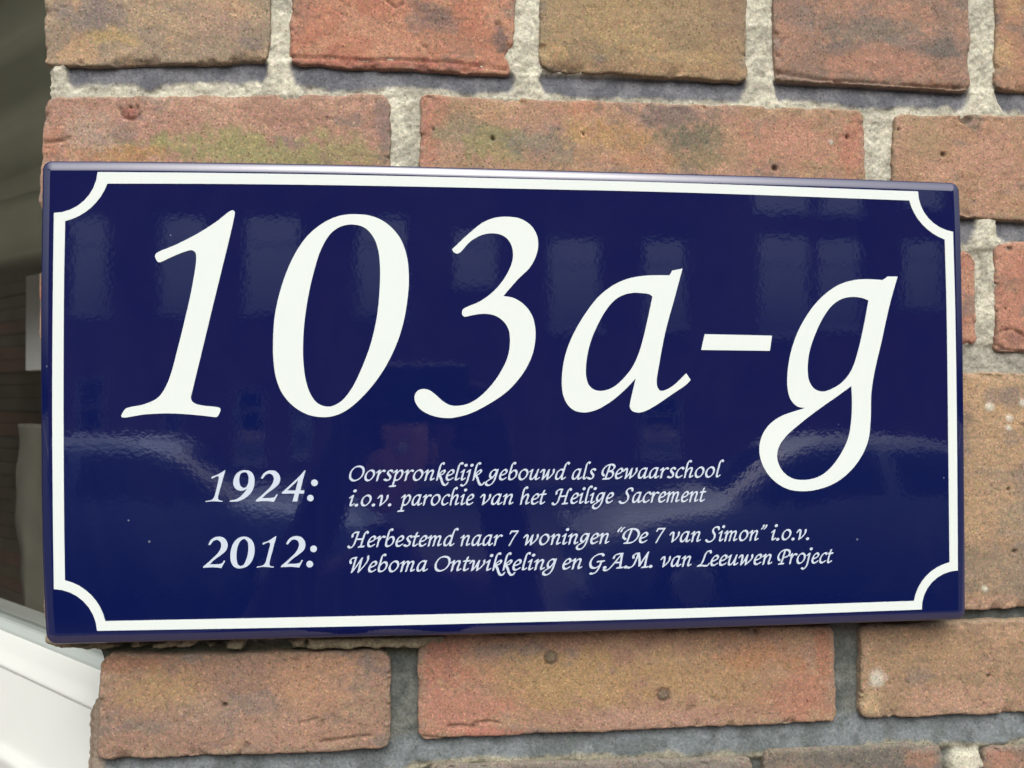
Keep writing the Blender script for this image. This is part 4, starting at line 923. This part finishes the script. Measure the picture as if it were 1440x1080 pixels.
def car(name, cx, cy, paint, label, flip=1):
    t = empty(name, label=label, category='car', group='cars parked across the street'); t.location = (cx, cy, 0)
    L_ = 4.1; ns, nj = 64, 28
    def prof(x):      # x 0..1, front to back: top height and window band
        k = [(0, .62), (.03, .74), (.10, .84), (.27, .95), (.42, 1.38), (.50, 1.45), (.70, 1.44), (.80, 1.36), (.95, 1.00), (.985, .90), (1, .60)]
        return np.interp(x, *zip(*k))
    xs_ = np.linspace(0, 1, ns); tops = prof(xs_); tops = np.convolve(np.pad(tops, 2, 'edge'), [.1, .2, .4, .2, .1], 'valid')
    V = []; 
    for x, tp in zip(xs_, tops):
        e = .84 * (1 - .16 * abs(2 * x - 1) ** 4)
        for j in range(nj):
            a = j / (nj - 1) * math.pi
            cz, sx_ = math.sin(a), math.cos(a)
            z = .22 + (tp - .22) * abs(cz) ** .45
            hw = e * (1 - .26 * max(0, (z - .86)) / .6) * (1 if abs(sx_) > .99 else math.copysign(1, 1))
            V.append((flip * (x - .5) * L_, math.copysign(abs(sx_) ** .38, sx_) * hw, z))
    Fb = []; Fg = []
    for i in range(ns - 1):
        for j in range(nj - 1):
            f = (i * nj + j, i * nj + j + 1, (i + 1) * nj + j + 1, (i + 1) * nj + j)
            z = np.mean([V[q][2] for q in f]); x = (xs_[i] + xs_[i + 1]) / 2; tp = (tops[i] + tops[i + 1]) / 2
            side = z > .93 and z < 1.33 and abs(np.mean([V[q][1] for q in f])) > .5 and .34 < x < .88 and not (.59 < x < .615)
            scr = (.285 < x < .405 or .82 < x < .93) and z > .93
            (Fg if (side or scr) else Fb).append(f)
    Fb.append(tuple(range(nj))); Fb.append(tuple((ns - 1) * nj + j for j in range(nj)))
    Fb += [((i + 1) * nj, (i + 1) * nj + nj - 1, i * nj + nj - 1, i * nj) for i in range(ns - 1)]
    mesh_obj('body', V, Fb, paint, t, smooth=True); mesh_obj('car_glass', V, Fg, plain('dark_glass', (.02, .025, .03), .05), t, smooth=True)
    for sx_ in (-1.25, 1.3):
        for sy in (-1, 1):
            bm = bmesh.new(); bmesh.ops.create_cone(bm, cap_ends=True, segments=28, radius1=.31, radius2=.31, depth=.2, matrix=Matrix.Translation((flip * sx_, sy * .74, .31)) @ Matrix.Rotation(math.pi / 2, 4, 'X'))
            bmesh.ops.bevel(bm, geom=[e for e in bm.edges if len(e.link_faces) == 2 and e.calc_face_angle() > 1], offset=.03, segments=2, affect='EDGES')
            me = bpy.data.meshes.new('wheel'); bm.to_mesh(me); bm.free(); wh = link_mesh('wheel', me, plain('tyre', (.02, .02, .02), .8), t)
            bm = bmesh.new(); bmesh.ops.create_cone(bm, cap_ends=True, segments=20, radius1=.19, radius2=.15, depth=.03, matrix=Matrix.Translation((flip * sx_, sy * .85, .31)) @ Matrix.Rotation(-sy * math.pi / 2, 4, 'X') )
            me = bpy.data.meshes.new('rim'); bm.to_mesh(me); bm.free(); link_mesh('rim', me, plain('alloy', (.5, .5, .5), .3, 1), wh)
    for sy in (-1, 1):
        boxes('headlight', [(flip * -2.03 - .03, flip * -2.03 + .03, sy * .55 - .16, sy * .55 + .16, .60, .72)], plain('lamp_glass', (.7, .72, .75), .1), t, .015)
        boxes('tail_light', [(flip * 2.02 - .03, flip * 2.02 + .03, sy * .6 - .12, sy * .6 + .12, .66, .82)], plain('red_lens', (.4, .02, .02), .2), t, .015)
    return t
car('parked_car', mirrored(1130, 600, 7.4)[0], -7.4, plain('silver_paint', (.22, .25, .27), .48, .3), 'silver car parked opposite, mirrored in the right half of the sign')
car('parked_car', mirrored(210, 600, 8.0)[0], -8.0, plain('grey_blue_paint', (.14, .19, .27), .45, .4), 'grey blue car parked opposite, mirrored below the big numeral 1', -1)

# the photographer, mirrored faintly under the big 0 and 3
def person():
    root = empty('person', label='person in a dark plum coat holding up a small camera, mirrored in the sign', category='person')
    px_, py_ = CAM[0] - .06, CAM[1] - .72; hz = CAM[2] - .09
    J = {}; E_ = []; Rr = {}
    def add(k, p, r, parent=None):
        J[k] = (px_ + p[0], py_ + p[1], p[2]); Rr[k] = r
        if parent: E_.append((parent, k))
    sh = hz - .26
    add('pelvis', (0, 0, .98), .13); add('waist', (0, 0, 1.13), .125, 'pelvis'); add('chest', (0, .0, 1.30), .14, 'waist'); add('upper', (0, 0, sh - .01), .11, 'chest'); add('neck', (0, .0, sh + .07), .055, 'upper'); add('skull_base', (0, .01, sh + .14), .05, 'neck')
    for s_, n_ in ((-1, 'l'), (1, 'r')):
        add('hip' + n_, (s_ * .09, 0, .93), .09, 'pelvis'); add('knee' + n_, (s_ * .10, .02, .57), .058, 'hip' + n_); add('ank' + n_, (s_ * .11, 0, .20), .042, 'knee' + n_); add('toe' + n_, (s_ * .13, .14, .155), .035, 'ank' + n_)
        add('sho' + n_, (s_ * .17, .0, sh), .065, 'upper'); add('elb' + n_, (s_ * .25, .22, sh - .20), .046, 'sho' + n_)
        hx = CAM[0] - px_ + s_ * .062; hy = CAM[1] - py_ - .075; hz_ = CAM[2] - .02
        add('wri' + n_, (hx + s_ * .02, hy - .09, hz_ - .05), .027, 'elb' + n_); add('palm' + n_, (hx + s_ * .008, hy - .03, hz_ - .012), .024, 'wri' + n_)
        for q, (dz, ln) in enumerate(((.022, .9), (.008, 1.0), (-.006, .95), (-.019, .78))):
            add('k%d' % q + n_, (hx + s_ * .006, hy + .012 * ln, hz_ + dz), .0095, 'palm' + n_)
            add('m%d' % q + n_, (hx - s_ * .010, hy + .040 * ln, hz_ + dz + .002), .0085, 'k%d' % q + n_)
            add('t%d' % q + n_, (hx - s_ * .034 * ln, hy + .046, hz_ + dz + .004), .0075, 'm%d' % q + n_)
        add('th1' + n_, (hx - s_ * .008, hy - .022, hz_ - .030), .011, 'palm' + n_); add('th2' + n_, (hx - s_ * .026, hy - .002, hz_ - .028), .009, 'th1' + n_)
    keys = list(J); me = bpy.data.meshes.new('body'); me.from_pydata([J[k] for k in keys], [(keys.index(a), keys.index(b)) for a, b in E_], [])
    ob = link_mesh('body', me, plain('plum_coat', lin(70, 40, 60), .9, noise=.2, nscale=30), root)
    md = ob.modifiers.new('skin', 'SKIN'); md.use_smooth_shade = True
    for i, k in enumerate(keys):
        me.skin_vertices[0].data[i].radius = (Rr[k] * (1.25 if k in ('pelvis', 'waist', 'chest', 'upper') else 1), Rr[k])
    me.skin_vertices[0].data[0].use_root = True
    ob.modifiers.new('sub', 'SUBSURF').levels = 1; ob.modifiers['sub'].render_levels = 1
    skin = plain('skin', lin(205, 150, 125), .5)
    # head: one surface with brow, nose, chin and eye hollows
    V = []; F = []; nu, nv = 48, 36; hc = np.array([px_, py_ + .02, hz])
    for j in range(nv + 1):
        ph = math.pi * j / nv
        for i in range(nu):
            th = 2 * math.pi * i / nu
            x, y, z = math.sin(ph) * math.sin(th), math.sin(ph) * math.cos(th), math.cos(ph)
            X_, Y_, Z_ = x * .076, y * .094, z * .112
            if z < 0: X_ *= 1 - .28 * z * z; Y_ *= 1 - .10 * z * z
            if y > 0:
                g_ = lambda cx, cz, r: math.exp(-(((x - cx) / r) ** 2 + ((z - cz) / r) ** 2))
                Y_ += .024 * math.exp(-(x / .13) ** 2) * math.exp(-((z + .16) / .16) ** 2) - .012 * (g_(-.36, .06, .2) + g_(.36, .06, .2)) + .006 * math.exp(-((z - .26) / .12) ** 2) + .007 * math.exp(-(x / .3) ** 2 - ((z + .48) / .09) ** 2) + .008 * g_(0, -.82, .25)
            V.append(hc + np.array([X_, Y_, Z_]))
    for j in range(nv):
        for i in range(nu): a = j * nu + i; b = j * nu + (i + 1) % nu; F.append((a, a + nu, b + nu, b))
    mesh_obj('head', V, F, skin, root, smooth=True)
    for s_ in (-1, 1):
        bm = bmesh.new(); bmesh.ops.create_uvsphere(bm, u_segments=16, v_segments=10, radius=.011, matrix=Matrix.Translation(hc + np.array([s_ * .030, .080, .006]))); me = bpy.data.meshes.new('eye'); bm.to_mesh(me); bm.free(); link_mesh('eye', me, plain('eye_white', (.7, .68, .64), .2), root, True)
        bm = bmesh.new(); bmesh.ops.create_uvsphere(bm, u_segments=14, v_segments=10, radius=1, matrix=Matrix.Translation(hc + np.array([s_ * .078, -.005, -.01])) @ Matrix.Diagonal((.009, .018, .03, 1))); me = bpy.data.meshes.new('ear'); bm.to_mesh(me); bm.free(); link_mesh('ear', me, skin, root, True)
    Vh = [hc + (v - hc) * 1.09 + np.array([0, -.006, .004]) for v in V]; Fh = []
    for f in F:
        c_ = np.mean([(V[q] - hc) for q in f], axis=0)
        if c_[2] > .055 or (c_[1] < .02 and c_[2] > -.06): Fh.append(f)
    mesh_obj('hair', Vh, Fh, plain('brown_hair', (.05, .03, .02), .6), root, smooth=True)
    boxes('mouth', [(hc[0] - .022, hc[0] + .022, hc[1] + .084, hc[1] + .094, hc[2] - .056, hc[2] - .050)], plain('lips', lin(170, 95, 90), .5), root, .002)
person()
cm_ = empty('compact_camera', label='small dark compact camera held up by the mirrored person', category='camera')
boxes('camera_body', [(CAM[0] - .048, CAM[0] + .048, CAM[1] - .050, CAM[1] - .026, CAM[2] - .030, CAM[2] + .030)], plain('camera_metal', (.04, .04, .045), .6, 0), cm_, .004)
bm = bmesh.new(); bmesh.ops.create_cone(bm, cap_ends=True, segments=32, radius1=.021, radius2=.019, depth=.012, matrix=Matrix.Translation((CAM[0], CAM[1] - .020, CAM[2])) @ Matrix.Rotation(math.pi / 2, 4, 'X'))
me = bpy.data.meshes.new('lens_barrel'); bm.to_mesh(me); bm.free(); link_mesh('lens_barrel', me, plain('lens_metal', (.05, .05, .05), .3, .5), cm_)
